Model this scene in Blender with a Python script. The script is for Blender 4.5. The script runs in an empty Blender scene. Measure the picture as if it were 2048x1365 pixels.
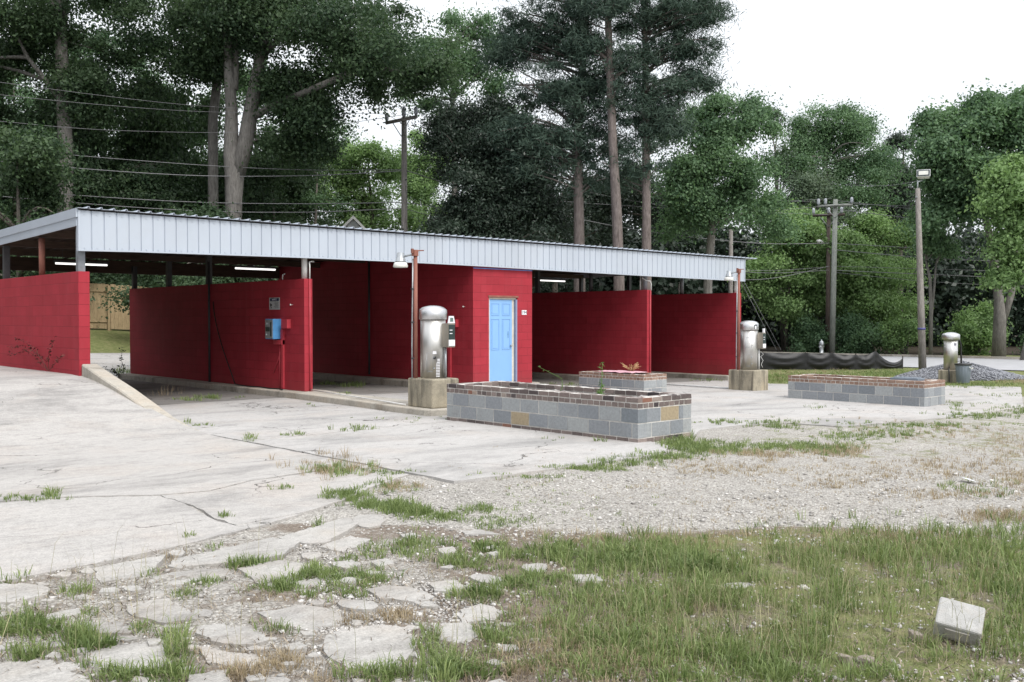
import bpy, bmesh, math, random
import numpy as np
from mathutils import Vector, Matrix
R = math.radians
scn = bpy.context.scene
col = scn.collection

# ------------------------------------------------------------------ camera
FPX, YAW, PIT = 1935.87, R(42.936), R(-1.282)
CAM = Vector((-6.2607, -18.3665, 1.5606))
cd = bpy.data.cameras.new('camera'); cam = bpy.data.objects.new('camera', cd); col.objects.link(cam)
cam.location = CAM; cam.rotation_euler = (R(90) + PIT, 0, -YAW)
cd.sensor_width = 36; cd.sensor_fit = 'HORIZONTAL'; cd.lens = FPX / 2048 * 36
cd.clip_start = .1; cd.clip_end = 2000
scn.camera = cam

# ------------------------------------------------------------------ sky, sun, exposure
SUN_EL, SUN_AZ = R(48), R(186)       # azimuth clockwise from +Y
w = bpy.data.worlds.new('World'); scn.world = w; w.use_nodes = True
nt = w.node_tree; nt.nodes.clear()
out = nt.nodes.new('ShaderNodeOutputWorld'); bg = nt.nodes.new('ShaderNodeBackground')
sky = nt.nodes.new('ShaderNodeTexSky'); sky.sky_type = 'NISHITA'; sky.sun_disc = False
sky.sun_elevation = SUN_EL; sky.sun_rotation = SUN_AZ; sky.dust_density = 6; sky.air_density = 1.2
hs = nt.nodes.new('ShaderNodeHueSaturation'); hs.inputs['Saturation'].default_value = .45
nt.links.new(sky.outputs[0], hs.inputs['Color'])
tc = nt.nodes.new('ShaderNodeTexCoord'); sx = nt.nodes.new('ShaderNodeSeparateXYZ')
nt.links.new(tc.outputs['Generated'], sx.inputs[0])
cr = nt.nodes.new('ShaderNodeValToRGB')      # overcast cloud layer, brighter overhead
cr.color_ramp.elements[0].position = 0.0; cr.color_ramp.elements[0].color = (10.5, 11, 11.6, 1)
cr.color_ramp.elements[1].position = 0.9; cr.color_ramp.elements[1].color = (19, 19.6, 20.5, 1)
nt.links.new(sx.outputs['Z'], cr.inputs[0])
mx = nt.nodes.new('ShaderNodeMix'); mx.data_type = 'RGBA'; mx.inputs[0].default_value = .85
nt.links.new(hs.outputs[0], mx.inputs[6]); nt.links.new(cr.outputs[0], mx.inputs[7])
nt.links.new(mx.outputs[2], bg.inputs['Color']); bg.inputs['Strength'].default_value = .1
nt.links.new(bg.outputs[0], out.inputs[0])
sl = bpy.data.lights.new('sun', 'SUN'); so = bpy.data.objects.new('sun', sl); col.objects.link(so)
sl.energy = 2.9; sl.angle = R(28); sl.color = (1, .96, .9)
so.rotation_euler = (R(90) - SUN_EL, 0, math.pi - SUN_AZ)
scn.view_settings.view_transform = 'Standard'; scn.view_settings.look = 'None'
scn.view_settings.exposure = 0.0; scn.view_settings.gamma = 1
scn.cycles.max_bounces = 8; scn.cycles.transparent_max_bounces = 8

# ------------------------------------------------------------------ picture -> place helpers
_fw = Vector((math.sin(YAW), math.cos(YAW), 0)); _rt = Vector((math.cos(YAW), -math.sin(YAW), 0))
_F = _fw * math.cos(PIT) + Vector((0, 0, math.sin(PIT))); _U = Vector((0, 0, math.cos(PIT))) - _fw * math.sin(PIT)
def ray(u, v): return _F + _rt * ((u - 1024) / FPX) + _U * ((682.5 - v) / FPX)
def at(u, v, d): return CAM + ray(u, v) * d
def sst(a, b, x):
    t = np.clip((x - a) / (b - a), 0, 1); return t * t * (3 - 2 * t)
def H(X, Y):                                      # terrain height
    X = np.asarray(X, float); Y = np.asarray(Y, float)
    h0 = -.12 - .02 * np.clip(X - 4, 0, 22) - .03 * sst(-10.8, -12.5, Y)
    lw = sst(20, 9, X)
    rear = (.52 * sst(10.5, 18, Y) + .85 * sst(18.2, 21.5, Y) + 1.4 * sst(21.5, 42, Y)) * lw
    hr = h0 + rear
    ap = -.12 + .68 * sst(-5.6, .6, Y) * .97 - .03 * sst(-10.8, -12.5, Y)
    bl = np.where(Y < 10, (X < .1).astype(float), sst(2.5, -1.0, X))
    apl = np.maximum(ap, hr)
    return hr * (1 - bl) + apl * bl
def G(u, v):                                      # ground point under a picture point
    d = ray(u, v); z = -.12
    for _ in range(25):
        t = (z - CAM.z) / d.z; q = CAM + d * t; z = .5 * z + .5 * float(H(q.x, q.y))
    return Vector((q.x, q.y, float(H(q.x, q.y))))

# ------------------------------------------------------------------ object helpers
def tag(o, label=None, cat=None, group=None, kind=None):
    if label: o['label'] = label
    if cat: o['category'] = cat
    if group: o['group'] = group
    if kind: o['kind'] = kind
    return o
def empty(name, loc, label, cat, group=None, rz=0):
    o = bpy.data.objects.new(name, None); col.objects.link(o); o.location = loc; o.rotation_euler.z = rz
    o.empty_display_size = .2
    return tag(o, label, cat, group)
class MB:
    def __init__(s): s.v = []; s.f = []; s.m = []; s.c = []; s.sm = []
    def add(s, vs, fs, m=0, c=1.0, sm=False):
        b = len(s.v); s.v += [tuple(x) for x in vs]
        for f in fs: s.f.append(tuple(b + i for i in f)); s.m.append(m); s.c.append(c); s.sm.append(sm)
        return s
    def box(s, x0, x1, y0, y1, z0, z1, m=0, c=1.0, M=None, j=0):
        vs = [Vector((x, y, z)) for z in (z0, z1) for y in (y0, y1) for x in (x0, x1)]
        if j: vs = [v + Vector((random.uniform(-j, j), random.uniform(-j, j), random.uniform(-j, j))) for v in vs]
        if M: vs = [M @ v for v in vs]
        return s.add(vs, [(0, 2, 3, 1), (4, 5, 7, 6), (0, 1, 5, 4), (2, 6, 7, 3), (0, 4, 6, 2), (1, 3, 7, 5)], m, c)
    def tube(s, path, r, n=8, m=0, c=1.0, cap=True, wob=0):
        path = [Vector(p) for p in path]; k = len(path)
        rs = r if hasattr(r, '__len__') else [r] * k
        t0 = (path[1] - path[0]).normalized()
        a = Vector((1, 0, 0)) if abs(t0.x) < .8 else Vector((0, 1, 0))
        nrm = (a - t0 * a.dot(t0)).normalized(); vs = []
        for i in range(k):
            t = (path[min(i + 1, k - 1)] - path[max(i - 1, 0)])
            t = t.normalized() if t.length > 1e-9 else t0
            nrm = (nrm - t * nrm.dot(t)); nrm = nrm.normalized(); bn = t.cross(nrm)
            for q in range(n):
                an = 2 * math.pi * q / n; rr = rs[i] * (1 + (random.uniform(-wob, wob) if wob else 0))
                vs.append(path[i] + (nrm * math.cos(an) + bn * math.sin(an)) * rr)
        fs = [(i * n + q, i * n + (q + 1) % n, (i + 1) * n + (q + 1) % n, (i + 1) * n + q) for i in range(k - 1) for q in range(n)]
        s.add(vs, fs, m, c, True)
        if cap: b = len(s.v) - len(vs); s.f += [tuple(b + q for q in reversed(range(n))), tuple(b + (k - 1) * n + q for q in range(n))]; s.m += [m, m]; s.c += [c, c]; s.sm += [False, False]
        return s
    def lathe(s, cx, cy, prof, n=32, m=0, c=1.0):
        vs = []; k = len(prof)
        for r, z in prof:
            for q in range(n):
                an = 2 * math.pi * q / n; vs.append((cx + r * math.cos(an), cy + r * math.sin(an), z))
        fs = [(i * n + q, i * n + (q + 1) % n, (i + 1) * n + (q + 1) % n, (i + 1) * n + q) for i in range(k - 1) for q in range(n)]
        s.add(vs, fs, m, c, True); b = len(s.v) - len(vs)
        s.f += [tuple(b + q for q in reversed(range(n))), tuple(b + (k - 1) * n + q for q in range(n))]; s.m += [m, m]; s.c += [c, c]; s.sm += [False, False]
        return s
    def build(s, name, mats, parent=None, bevel=0, local=True):
        me = bpy.data.meshes.new(name); vs = s.v
        o = bpy.data.objects.new(name, me); col.objects.link(o)
        if parent is not None:
            o.parent = parent
            if local is False:
                wm = Matrix.Rotation(parent.rotation_euler.z, 4, 'Z'); wm.translation = parent.location
                if parent.parent is not None:
                    w2 = Matrix.Rotation(parent.parent.rotation_euler.z, 4, 'Z'); w2.translation = parent.parent.location
                    wm = w2 @ wm
                inv = wm.inverted(); vs = [inv @ Vector(v) for v in vs]
        me.from_pydata([tuple(v) for v in vs], [], s.f)
        if not isinstance(mats, (list, tuple)): mats = [mats]
        for m in mats: me.materials.append(m)
        me.polygons.foreach_set('material_index', s.m); me.polygons.foreach_set('use_smooth', s.sm)
        a = me.attributes.new('tint', 'FLOAT', 'FACE'); a.data.foreach_set('value', s.c)
        uv = me.uv_layers.new(name='UVMap')
        for p in me.polygons:
            n = p.normal; ax = max(range(3), key=lambda i: abs(n[i]))
            for li in p.loop_indices:
                q = s.v[me.loops[li].vertex_index]
                uv.data[li].uv = (q[1], q[2]) if ax == 0 else (q[0], q[2]) if ax == 1 else (q[0], q[1])
        me.update()
        if bevel:
            b = o.modifiers.new('bevel', 'BEVEL'); b.width = bevel; b.segments = 2; b.limit_method = 'ANGLE'; b.angle_limit = R(40)
        return o

# ------------------------------------------------------------------ materials
def newmat(name):
    m = bpy.data.materials.new(name); m.use_nodes = True
    n = m.node_tree; b = n.nodes['Principled BSDF']; return m, n, b
def N(n, t, **kw):
    x = n.nodes.new(t)
    for k, v in kw.items(): setattr(x, k, v)
    return x
def noise(n, vec, scale, detail=6, rough=.6, dist=0):
    x = N(n, 'ShaderNodeTexNoise'); x.inputs['Scale'].default_value = scale; x.inputs['Detail'].default_value = detail
    x.inputs['Roughness'].default_value = rough; x.inputs['Distortion'].default_value = dist
    if vec is not None: n.links.new(vec, x.inputs['Vector'])
    return x.outputs['Fac']
def ramp(n, fac, stops):
    x = N(n, 'ShaderNodeValToRGB'); e = x.color_ramp.elements
    while len(e) < len(stops): e.new(.5)
    for i, (p, c) in enumerate(stops):
        e[i].position = p; e[i].color = (*c, 1) if hasattr(c, '__len__') else (c, c, c, 1)
    n.links.new(fac, x.inputs[0]); return x.outputs[0]
def mixc(n, fac, a, b, mode='MIX'):
    x = N(n, 'ShaderNodeMix', data_type='RGBA', blend_type=mode)
    for s, i in ((fac, 0), (a, 6), (b, 7)):
        if hasattr(s, 'links') or hasattr(s, 'is_linked'): n.links.new(s, x.inputs[i])
        elif i == 0: x.inputs[0].default_value = s
        else: x.inputs[i].default_value = (*s, 1) if hasattr(s, '__len__') else (s, s, s, 1)
    return x.outputs[2]
def math_(n, op, a, b=0.0, clamp=False):
    x = N(n, 'ShaderNodeMath', operation=op, use_clamp=clamp)
    for s, i in ((a, 0), (b, 1)):
        if hasattr(s, 'is_linked'): n.links.new(s, x.inputs[i])
        else: x.inputs[i].default_value = s
    return x.outputs[0]
def bump(n, b, h, strength=.3, dist=.02):
    x = N(n, 'ShaderNodeBump'); x.inputs['Strength'].default_value = strength; x.inputs['Distance'].default_value = dist
    n.links.new(h, x.inputs['Height']); n.links.new(x.outputs[0], b.inputs['Normal'])
def objco(n): return N(n, 'ShaderNodeTexCoord').outputs['Object']
def mapped(n, vec, sc):
    x = N(n, 'ShaderNodeMapping'); x.inputs['Scale'].default_value = sc; n.links.new(vec, x.inputs[0]); return x.outputs[0]
def attr(n, name='tint'): return N(n, 'ShaderNodeAttribute', attribute_name=name).outputs['Fac']

def plain(name, c, rough=.6, metal=0, var=.15, scale=6, bmp=.1, streak=None, dirt=None, dirtc=(.1, .08, .06)):
    m, n, b = newmat(name); co = objco(n)
    f = noise(n, mapped(n, co, streak) if streak else co, scale, 8, .65)
    lo = tuple(x * (1 - var) for x in c); hi = tuple(min(1, x * (1 + var)) for x in c)
    cc = ramp(n, f, [(.3, lo), (.7, hi)])
    if dirt:
        g = ramp(n, noise(n, co, scale * .35, 10, .7, .4), [(.5, 0), (.75, dirt)])
        cc = mixc(n, g, cc, dirtc)
    n.links.new(cc, b.inputs['Base Color']); b.inputs['Roughness'].default_value = rough; b.inputs['Metallic'].default_value = metal
    if bmp: bump(n, b, noise(n, co, scale * 8, 5), bmp, .01)
    return m

def painted_block(name, c, c2):
    m, n, b = newmat(name); uv = N(n, 'ShaderNodeTexCoord').outputs['UV']; co = objco(n)
    br = N(n, 'ShaderNodeTexBrick'); n.links.new(uv, br.inputs['Vector'])
    br.offset = .5; br.inputs['Scale'].default_value = 1; br.inputs['Brick Width'].default_value = .4064
    br.inputs['Row Height'].default_value = .2033; br.inputs['Mortar Size'].default_value = .006
    br.inputs['Mortar Smooth'].default_value = .5; br.inputs['Bias'].default_value = 0
    br.inputs['Color1'].default_value = (1, 1, 1, 1); br.inputs['Color2'].default_value = (.84, .84, .84, 1); br.inputs['Mortar'].default_value = (.57, .57, .57, 1)
    f = noise(n, co, 1.3, 8, .65); cc = ramp(n, f, [(.3, c2), (.7, c)])
    cc = mixc(n, .8, cc, br.outputs['Color'], 'MULTIPLY')
    st = ramp(n, noise(n, mapped(n, co, (5, 5, .5)), 1.2, 6, .6), [(.5, 0), (.8, .22)])
    cc = mixc(n, st, cc, (.36, .075, .09))
    ch = ramp(n, noise(n, co, 11, 6, .75), [(.69, 0), (.72, .55)]); cc = mixc(n, ch, cc, (.42, .13, .14))      # scuffs and faded chips
    sx_ = N(n, 'ShaderNodeSeparateXYZ'); n.links.new(co, sx_.inputs[0])
    lowf = math_(n, 'MULTIPLY', ramp(n, math_(n, 'ADD', sx_.outputs['Z'], math_(n, 'MULTIPLY', noise(n, co, 3, 6), .5)), [(.15, 1), (.55, 0)]), .28)
    cc = mixc(n, lowf, cc, (.20, .06, .055))     # splashed dirt along the base
    n.links.new(cc, b.inputs['Base Color']); b.inputs['Roughness'].default_value = .7; b.inputs['Specular IOR Level'].default_value = .25
    h = math_(n, 'ADD', math_(n, 'MULTIPLY', br.outputs['Fac'], -1.0), math_(n, 'MULTIPLY', noise(n, co, 60, 4), .35))
    bump(n, b, h, .6, .006); return m

def concrete(name, base=(.46, .43, .40), dark=(.31, .29, .275), warm=(.50, .41, .33), cracks=0.0, scale=1.0, dirt=.5, runs=False):
    m, n, b = newmat(name); co = objco(n)
    f = noise(n, mapped(n, co, (.6, 1.5, 1)), .55 * scale, 9, .68, .5)
    cc = ramp(n, f, [(.33, dark), (.5, base), (.72, tuple(min(1, x * 1.1) for x in base))])
    cc = mixc(n, ramp(n, noise(n, co, .8 * scale, 6, .6), [(.5, 0), (.75, .5)]), cc, warm)
    cc = mixc(n, ramp(n, noise(n, mapped(n, co, (1, 2.2, 1)), 2.3 * scale, 10, .75), [(.52, 0), (.78, dirt)]), cc, tuple(x * .55 for x in base))
    sp = noise(n, co, 75, 3, .7); cc = mixc(n, .55, cc, ramp(n, sp, [(.3, .5), (.7, 1.3)]), 'MULTIPLY')
    sp2 = noise(n, co, 14, 8, .8); cc = mixc(n, .5, cc, ramp(n, sp2, [(.3, .62), (.7, 1.25)]), 'MULTIPLY')
    if runs: cc = mixc(n, ramp(n, noise(n, mapped(n, co, (5, 5, .45)), 1.4, 7, .65), [(.5, 0), (.68, .8)]), cc, (.075, .068, .055))
    if cracks:
        wv = N(n, 'ShaderNodeVectorMath', operation='ADD'); n.links.new(co, wv.inputs[0])
        nz = N(n, 'ShaderNodeTexNoise'); nz.inputs['Scale'].default_value = 1.6; nz.inputs['Detail'].default_value = 8; n.links.new(co, nz.inputs['Vector'])
        vs = N(n, 'ShaderNodeVectorMath', operation='SCALE'); n.links.new(nz.outputs['Color'], vs.inputs[0]); vs.inputs['Scale'].default_value = .9
        n.links.new(vs.outputs[0], wv.inputs[1])
        vo = N(n, 'ShaderNodeTexVoronoi', feature='DISTANCE_TO_EDGE'); vo.inputs['Scale'].default_value = cracks; n.links.new(wv.outputs[0], vo.inputs['Vector'])
        wid = math_(n, 'MULTIPLY', ramp(n, noise(n, co, .45, 3), [(.46, 0), (.62, 1)]), .007)
        ck = math_(n, 'LESS_THAN', vo.outputs['Distance'], wid)
        cc = mixc(n, math_(n, 'MULTIPLY', ck, .8), cc, (.06, .055, .05))
    n.links.new(cc, b.inputs['Base Color']); b.inputs['Roughness'].default_value = .85; b.inputs['Specular IOR Level'].default_value = .3
    bump(n, b, math_(n, 'ADD', sp, sp2), .35, .006); return m

def tinted(name, stops, rough=.8, scale=25, bmp=.5, spec=.3, amp=.65):   # colour from the per-piece attribute
    m, n, b = newmat(name); co = objco(n)
    cc = ramp(n, attr(n), stops)
    cc = mixc(n, amp, cc, ramp(n, noise(n, co, scale, 8, .7), [(.3, .6), (.7, 1.25)]), 'MULTIPLY')
    cc = mixc(n, ramp(n, noise(n, co, 3, 8, .7), [(.55, 0), (.8, .4)]), cc, (.16, .15, .14))
    n.links.new(cc, b.inputs['Base Color']); b.inputs['Roughness'].default_value = rough; b.inputs['Specular IOR Level'].default_value = spec
    if bmp: bump(n, b, noise(n, co, scale * 3, 4), bmp, .006)
    return m

def leafmat(name, dark, light, rough=.55, trans=.42):
    m, n, b = newmat(name)
    cc = ramp(n, attr(n), [(0, dark), (1, light)])
    n.links.new(cc, b.inputs['Base Color']); b.inputs['Roughness'].default_value = rough; b.inputs['Specular IOR Level'].default_value = .35
    tr = N(n, 'ShaderNodeBsdfTranslucent'); n.links.new(mixc(n, .5, cc, (1.2, 1.3, .7), 'MULTIPLY'), tr.inputs[0])
    ms = N(n, 'ShaderNodeMixShader'); ms.inputs[0].default_value = trans
    n.links.new(b.outputs[0], ms.inputs[1]); n.links.new(tr.outputs[0], ms.inputs[2])
    n.links.new(ms.outputs[0], n.nodes['Material Output'].inputs[0]); return m

def barkmat(name, a, b_):
    m, n, b = newmat(name); co = objco(n)
    f = noise(n, mapped(n, co, (6, 6, 1.2)), 2.5, 10, .75, .3)
    f2 = noise(n, co, .7, 5)
    cc = mixc(n, .5, ramp(n, f, [(.35, a), (.65, b_)]), ramp(n, f2, [(.3, .6), (.7, 1.3)]), 'MULTIPLY')
    n.links.new(cc, b.inputs['Base Color']); b.inputs['Roughness'].default_value = .9
    bump(n, b, f, .9, .05); return m

M = {}
M['red'] = painted_block('red block paint', (.37, .030, .046), (.30, .023, .035))
M['redtrim'] = plain('red pipe paint', (.38, .035, .05), .5)
M['white_metal'] = plain('white ribbed sheet', (.415, .458, .525), .42, 0, .07, 1.2, 0, (.6, .6, .25), .18, (.36, .35, .33))
M['soffit'] = plain('brown roof timber', (.07, .045, .033), .85, 0, .35, 3, .2, (1, 1, 6))
M['steel'] = plain('grey painted steel', (.22, .235, .26), .5, .3, .2, 5, .05, None, .5, (.12, .07, .045))
M['darksteel'] = plain('dark steel', (.05, .05, .055), .55, .2, .25, 6)
M['whitepipe'] = plain('white pipe', (.62, .62, .61), .45, 0, .1, 4, 0, None, .4, (.22, .13, .07))
M['rust'] = plain('rusty red pole', (.24, .095, .07), .7, .1, .3, 5, .2, (1, 1, .3), .5, (.13, .055, .035))
M['blue'] = plain('light blue door paint', (.22, .41, .70), .42, 0, .05, 2, .03, (1, 1, .4), .12, (.16, .27, .42))
M['bluetrim'] = plain('blue trim', (.13, .22, .55), .5)
M['cream'] = plain('cream door jamb', (.60, .56, .48), .6, 0, .15, 6, .1, None, .5, (.3, .25, .2))
M['black'] = plain('black rubber', (.012, .012, .013), .5)
M['stainless'] = plain('brushed stainless', (.58, .57, .55), .42, 1, .06, 2, .02, (8, 8, .2))
M['stain_cap'] = plain('stainless cap', (.62, .62, .63), .38, 1, .04, 3, 0)
M['tan_metal'] = plain('taupe metal', (.26, .235, .20), .42, .4, .1, 5, 0, None, .3)
M['label'] = plain('pale label', (.70, .70, .74), .6)
M['dark_face'] = plain('dark meter face', (.02, .035, .035), .35)
M['galv'] = plain('galvanised', (.36, .38, .40), .4, .6, .25, 8)
M['lampglass'] = plain('lamp glass', (.66, .66, .62), .25)
M['pedestal'] = concrete('stained concrete', (.36, .32, .245), (.18, .165, .13), (.40, .31, .19), 0, 2.2, .7, True)
M['curb'] = concrete('curb concrete', (.43, .40, .35), (.22, .20, .17), (.45, .36, .27), 0, 1.6, .7)
M['pad'] = concrete('wash pad concrete', (.43, .415, .403), (.285, .277, .27), (.44, .38, .335), .55, .9, .8)
M['apron'] = concrete('apron concrete', (.415, .397, .38), (.25, .24, .232), (.43, .365, .315), .5, 1.1, .85)
M['fragment'] = concrete('broken concrete', (.40, .385, .365), (.27, .255, .24), (.42, .37, .32), 0, 2.5, .7)
M['block'] = tinted('grey block', [(0, (.17, .19, .21)), (.45, (.25, .265, .285)), (.7, (.33, .345, .35)), (.9, (.37, .38, .375)), (.95, (.33, .265, .175)), (1, (.36, .30, .21))])
M['block'].node_tree.nodes['Color Ramp' if 'Color Ramp' in M['block'].node_tree.nodes else 'ColorRamp'].color_ramp.interpolation = 'LINEAR'
M['brick'] = tinted('old brick', [(0, (.055, .045, .048)), (.3, (.14, .112, .106)), (.6, (.195, .155, .143)), (.8, (.26, .213, .196)), (.93, (.34, .29, .25)), (1, (.22, .11, .08))])
M['brown_brick'] = tinted('brown brick', [(0, (.20, .125, .095)), (.5, (.26, .17, .13)), (1, (.32, .22, .17))])
M['mortar'] = plain('mortar', (.56, .54, .51), .9, 0, .2, 12, .3)
M['soil'] = plain('planter rubble', (.25, .235, .225), .95, 0, .5, 9, .8)
M['polewood'] = barkmat('weathered pole', (.17, .155, .145), (.33, .305, .29))
M['darkpole'] = barkmat('creosote pole', (.055, .04, .035), (.11, .085, .075))
M['greypole'] = barkmat('pale green grey pole', (.19, .205, .19), (.31, .325, .30))
M['bark'] = barkmat('oak bark', (.10, .092, .085), (.26, .245, .23))
M['pinebark'] = barkmat('pine bark', (.085, .068, .062), (.215, .18, .17))
M['darkbark'] = barkmat('dark bark', (.07, .06, .052), (.17, .15, .13))
M['fencewood'] = barkmat('fence wood', (.30, .22, .125), (.45, .34, .20))
M['porcelain'] = plain('insulator', (.36, .38, .42), .3)
M['wire'] = plain('wire', (.19, .19, .20), .5, .3)
M['plastic_grey'] = plain('grey plastic', (.17, .20, .24), .45, 0, .12, 4)
M['silt'] = plain('black silt fabric', (.008, .008, .010), .5, 0, .3, 5, .3)
M['gravel_grey'] = tinted('grey crushed stone', [(0, (.13, .135, .155)), (1, (.33, .34, .37))], .85)
M['pebble'] = tinted('white pebbles', [(0, (.26, .245, .23)), (.5, (.46, .44, .42)), (1, (.66, .64, .62))], .8, 30, .2)
M['whiteblock'] = plain('pale cinder block', (.37, .365, .355), .9, 0, .2, 14, .7, None, .5, (.36, .30, .24))
M['leaf_oak'] = leafmat('oak leaves', (.030, .060, .033), (.098, .155, .074))
M['leaf_dark'] = leafmat('evergreen and wood shade leaves', (.016, .028, .019), (.048, .072, .050), .4, .2)
M['leaf_mid'] = leafmat('green leaves', (.060, .118, .066), (.17, .275, .14))
M['leaf_bright'] = leafmat('bright leaves', (.12, .20, .080), (.28, .42, .17))
M['leaf_pale'] = leafmat('pale leaves', (.10, .145, .10), (.20, .265, .18))
M['leaf_pine'] = leafmat('pine needles', (.030, .058, .045), (.085, .130, .095), .6, .2)
M['grass'] = leafmat('grass blades', (.095, .145, .045), (.275, .335, .135), .5, .3)
M['drygrass'] = leafmat('dry grass blades', (.22, .165, .105), (.46, .38, .26), .7, .2)
M['weed'] = leafmat('weed leaves', (.06, .13, .035), (.16, .27, .08), .6, .25)
M['redweed'] = leafmat('dead red weed', (.07, .02, .02), (.15, .045, .04), .8, .1)
M['tanweed'] = leafmat('dry tan plant', (.30, .18, .09), (.50, .33, .18), .8, .1)
m, n, b = newmat('fluorescent tube'); b.inputs['Emission Color'].default_value = (1, .98, .95, 1); b.inputs['Emission Strength'].default_value = 1.6; b.inputs['Base Color'].default_value = (.8, .8, .8, 1); M['tube'] = m

# ------------------------------------------------------------------ ground
def groundmat():
    m, n, b = newmat('ground'); co = objco(n)
    gv = attr(n, 'gravel'); gr = attr(n, 'green'); li = attr(n, 'litter')
    sp = noise(n, co, 28, 6, .8); sp2 = noise(n, co, 7, 8, .75)
    vo = N(n, 'ShaderNodeTexVoronoi'); vo.inputs['Scale'].default_value = 48; n.links.new(co, vo.inputs['Vector'])
    vsep = N(n, 'ShaderNodeSeparateColor'); n.links.new(vo.outputs['Color'], vsep.inputs[0])
    grav = ramp(n, vsep.outputs[0], [(0, (.30, .28, .255)), (.5, (.44, .415, .38)), (1, (.57, .545, .51))])
    grav = mixc(n, .7, grav, ramp(n, vo.outputs['Distance'], [(.2, 1.1), (.75, .55)]), 'MULTIPLY')
    grav = mixc(n, .5, grav, ramp(n, noise(n, co, 1.3, 8, .7), [(.3, .75), (.7, 1.15)]), 'MULTIPLY')
    dirt = ramp(n, sp, [(.25, (.10, .08, .065)), (.5, (.20, .165, .135)), (.75, (.34, .30, .26))])
    grass = ramp(n, sp2, [(.3, (.10, .125, .045)), (.5, (.17, .19, .075)), (.7, (.27, .24, .13))])
    leaf = ramp(n, sp2, [(.3, (.02, .017, .012)), (.7, (.07, .055, .04))])
    nm = math_(n, 'MULTIPLY', math_(n, 'SUBTRACT', noise(n, co, 2.2, 9, .75), .5), 1.3)
    def mask(a): return ramp(n, math_(n, 'ADD', a, nm), [(.42, 0), (.58, 1)])
    cc = mixc(n, mask(gv), dirt, grav)
    cc = mixc(n, mask(gr), cc, grass); cc = mixc(n, mask(li), cc, leaf)
    n.links.new(cc, b.inputs['Base Color']); b.inputs['Roughness'].default_value = .95; b.inputs['Specular IOR Level'].default_value = .2
    bump(n, b, math_(n, 'ADD', sp, math_(n, 'MULTIPLY', vo.outputs['Distance'], -1.0)), .8, .02); return m
M['ground'] = groundmat()

def in_poly(x, y, poly):
    x = np.asarray(x); y = np.asarray(y); ins = np.zeros(x.shape, bool); k = len(poly)
    for i in range(k):
        x0, y0 = poly[i]; x1, y1 = poly[(i + 1) % k]
        if y0 == y1: continue
        c = ((y0 > y) != (y1 > y)) & (x < (x1 - x0) * (y - y0) / (y1 - y0) + x0); ins ^= c
    return ins
def gp(*pts): return [tuple(G(u, v))[:2] for u, v in pts]

PAD_A = [(.14, -10.62), (1.0, -10.70), (3.4, -10.80), (4.05, -10.35), (4.35, -9.6), (4.35, -6.02), (.14, -6.1)]
PAD_B = [(.14, -6.04), (4.38, -5.95), (4.38, -9.5), (5.45, -9.75), (6.2, -9.3), (7.3, -9.2), (8.5, -9.4), (8.7, -10.35), (12.2, -10.62), (16.5, -10.45), (26.2, -7.0), (25.6, -5.9), (20.2, -1.75), (22.2, 0.3), (22.2, 10), (22, 17.6), (.14, 17.6)]
APRON = [(.08, -9.9), (-.6, -10.25), (-1.3, -10.7), (-2.3, -11.15), (-3.4, -11.42), (-4.6, -11.55), (-9, -11.7), (-16, -11.4), (-16, 16), (-1.5, 16), (-.5, 10.5), (.08, 10)]

g = MB()
xs = np.unique(np.round(np.concatenate([np.arange(-600, -20, 40), np.arange(-20, -6, .8), np.arange(-6, 9, .09), np.arange(9, 60, .8), np.arange(60, 700, 40), [.05, .1]]), 3))
ys = np.unique(np.round(np.concatenate([np.arange(-600, -24, 40), np.arange(-24, -17.4, .6), np.arange(-17.4, -9.2, .09), np.arange(-9.2, 50, .8), np.arange(50, 700, 40)]), 3))
XX, YY = np.meshgrid(xs, ys); rng = np.random.default_rng(3)
ZZ = H(XX, YY) - .026
near = (XX > -7) & (XX < 10) & (YY < -9)
def vnoise(X, Y, s, seed):
    r = np.random.default_rng(seed); T = r.random((64, 64)); x = X / s; y = Y / s
    i = np.floor(x).astype(int); j = np.floor(y).astype(int); fx = x - i; fy = y - j
    fx = fx * fx * (3 - 2 * fx); fy = fy * fy * (3 - 2 * fy)
    a = T[i % 64, j % 64]; b_ = T[(i + 1) % 64, j % 64]; c = T[i % 64, (j + 1) % 64]; d = T[(i + 1) % 64, (j + 1) % 64]
    return (a * (1 - fx) + b_ * fx) * (1 - fy) + (c * (1 - fx) + d * fx) * fy
ZZ += np.where(near, (vnoise(XX, YY, .5, 1) - .5) * .03 + (vnoise(XX, YY, .16, 2) - .5) * .014 + (rng.random(XX.shape) - .5) * .006, 0)
ZZ += np.where((np.abs(XX) > 100) | (np.abs(YY) > 100), -.3, 0)
nx, ny = len(xs), len(ys)
me = bpy.data.meshes.new('ground')
vs = np.stack([XX.ravel(), YY.ravel(), ZZ.ravel()], 1)
ii = np.arange(nx * ny).reshape(ny, nx)
fs = np.stack([ii[:-1, :-1], ii[:-1, 1:], ii[1:, 1:], ii[1:, :-1]], -1).reshape(-1, 4)
def fast_mesh(me, vs, quads=None, tris=None):
    quads = np.zeros((0, 4), int) if quads is None else quads; tris = np.zeros((0, 3), int) if tris is None else tris
    me.vertices.add(len(vs)); me.vertices.foreach_set('co', np.asarray(vs, np.float32).ravel())
    lv = np.concatenate([quads.ravel(), tris.ravel()]).astype(np.int32)
    me.loops.add(len(lv)); me.loops.foreach_set('vertex_index', lv)
    ls = np.concatenate([np.arange(len(quads)) * 4, len(quads) * 4 + np.arange(len(tris)) * 3]).astype(np.int32)
    me.polygons.add(len(ls)); me.polygons.foreach_set('loop_start', ls)
    me.update(calc_edges=True)
fast_mesh(me, vs, fs)
me.materials.append(M['ground'])
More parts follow.
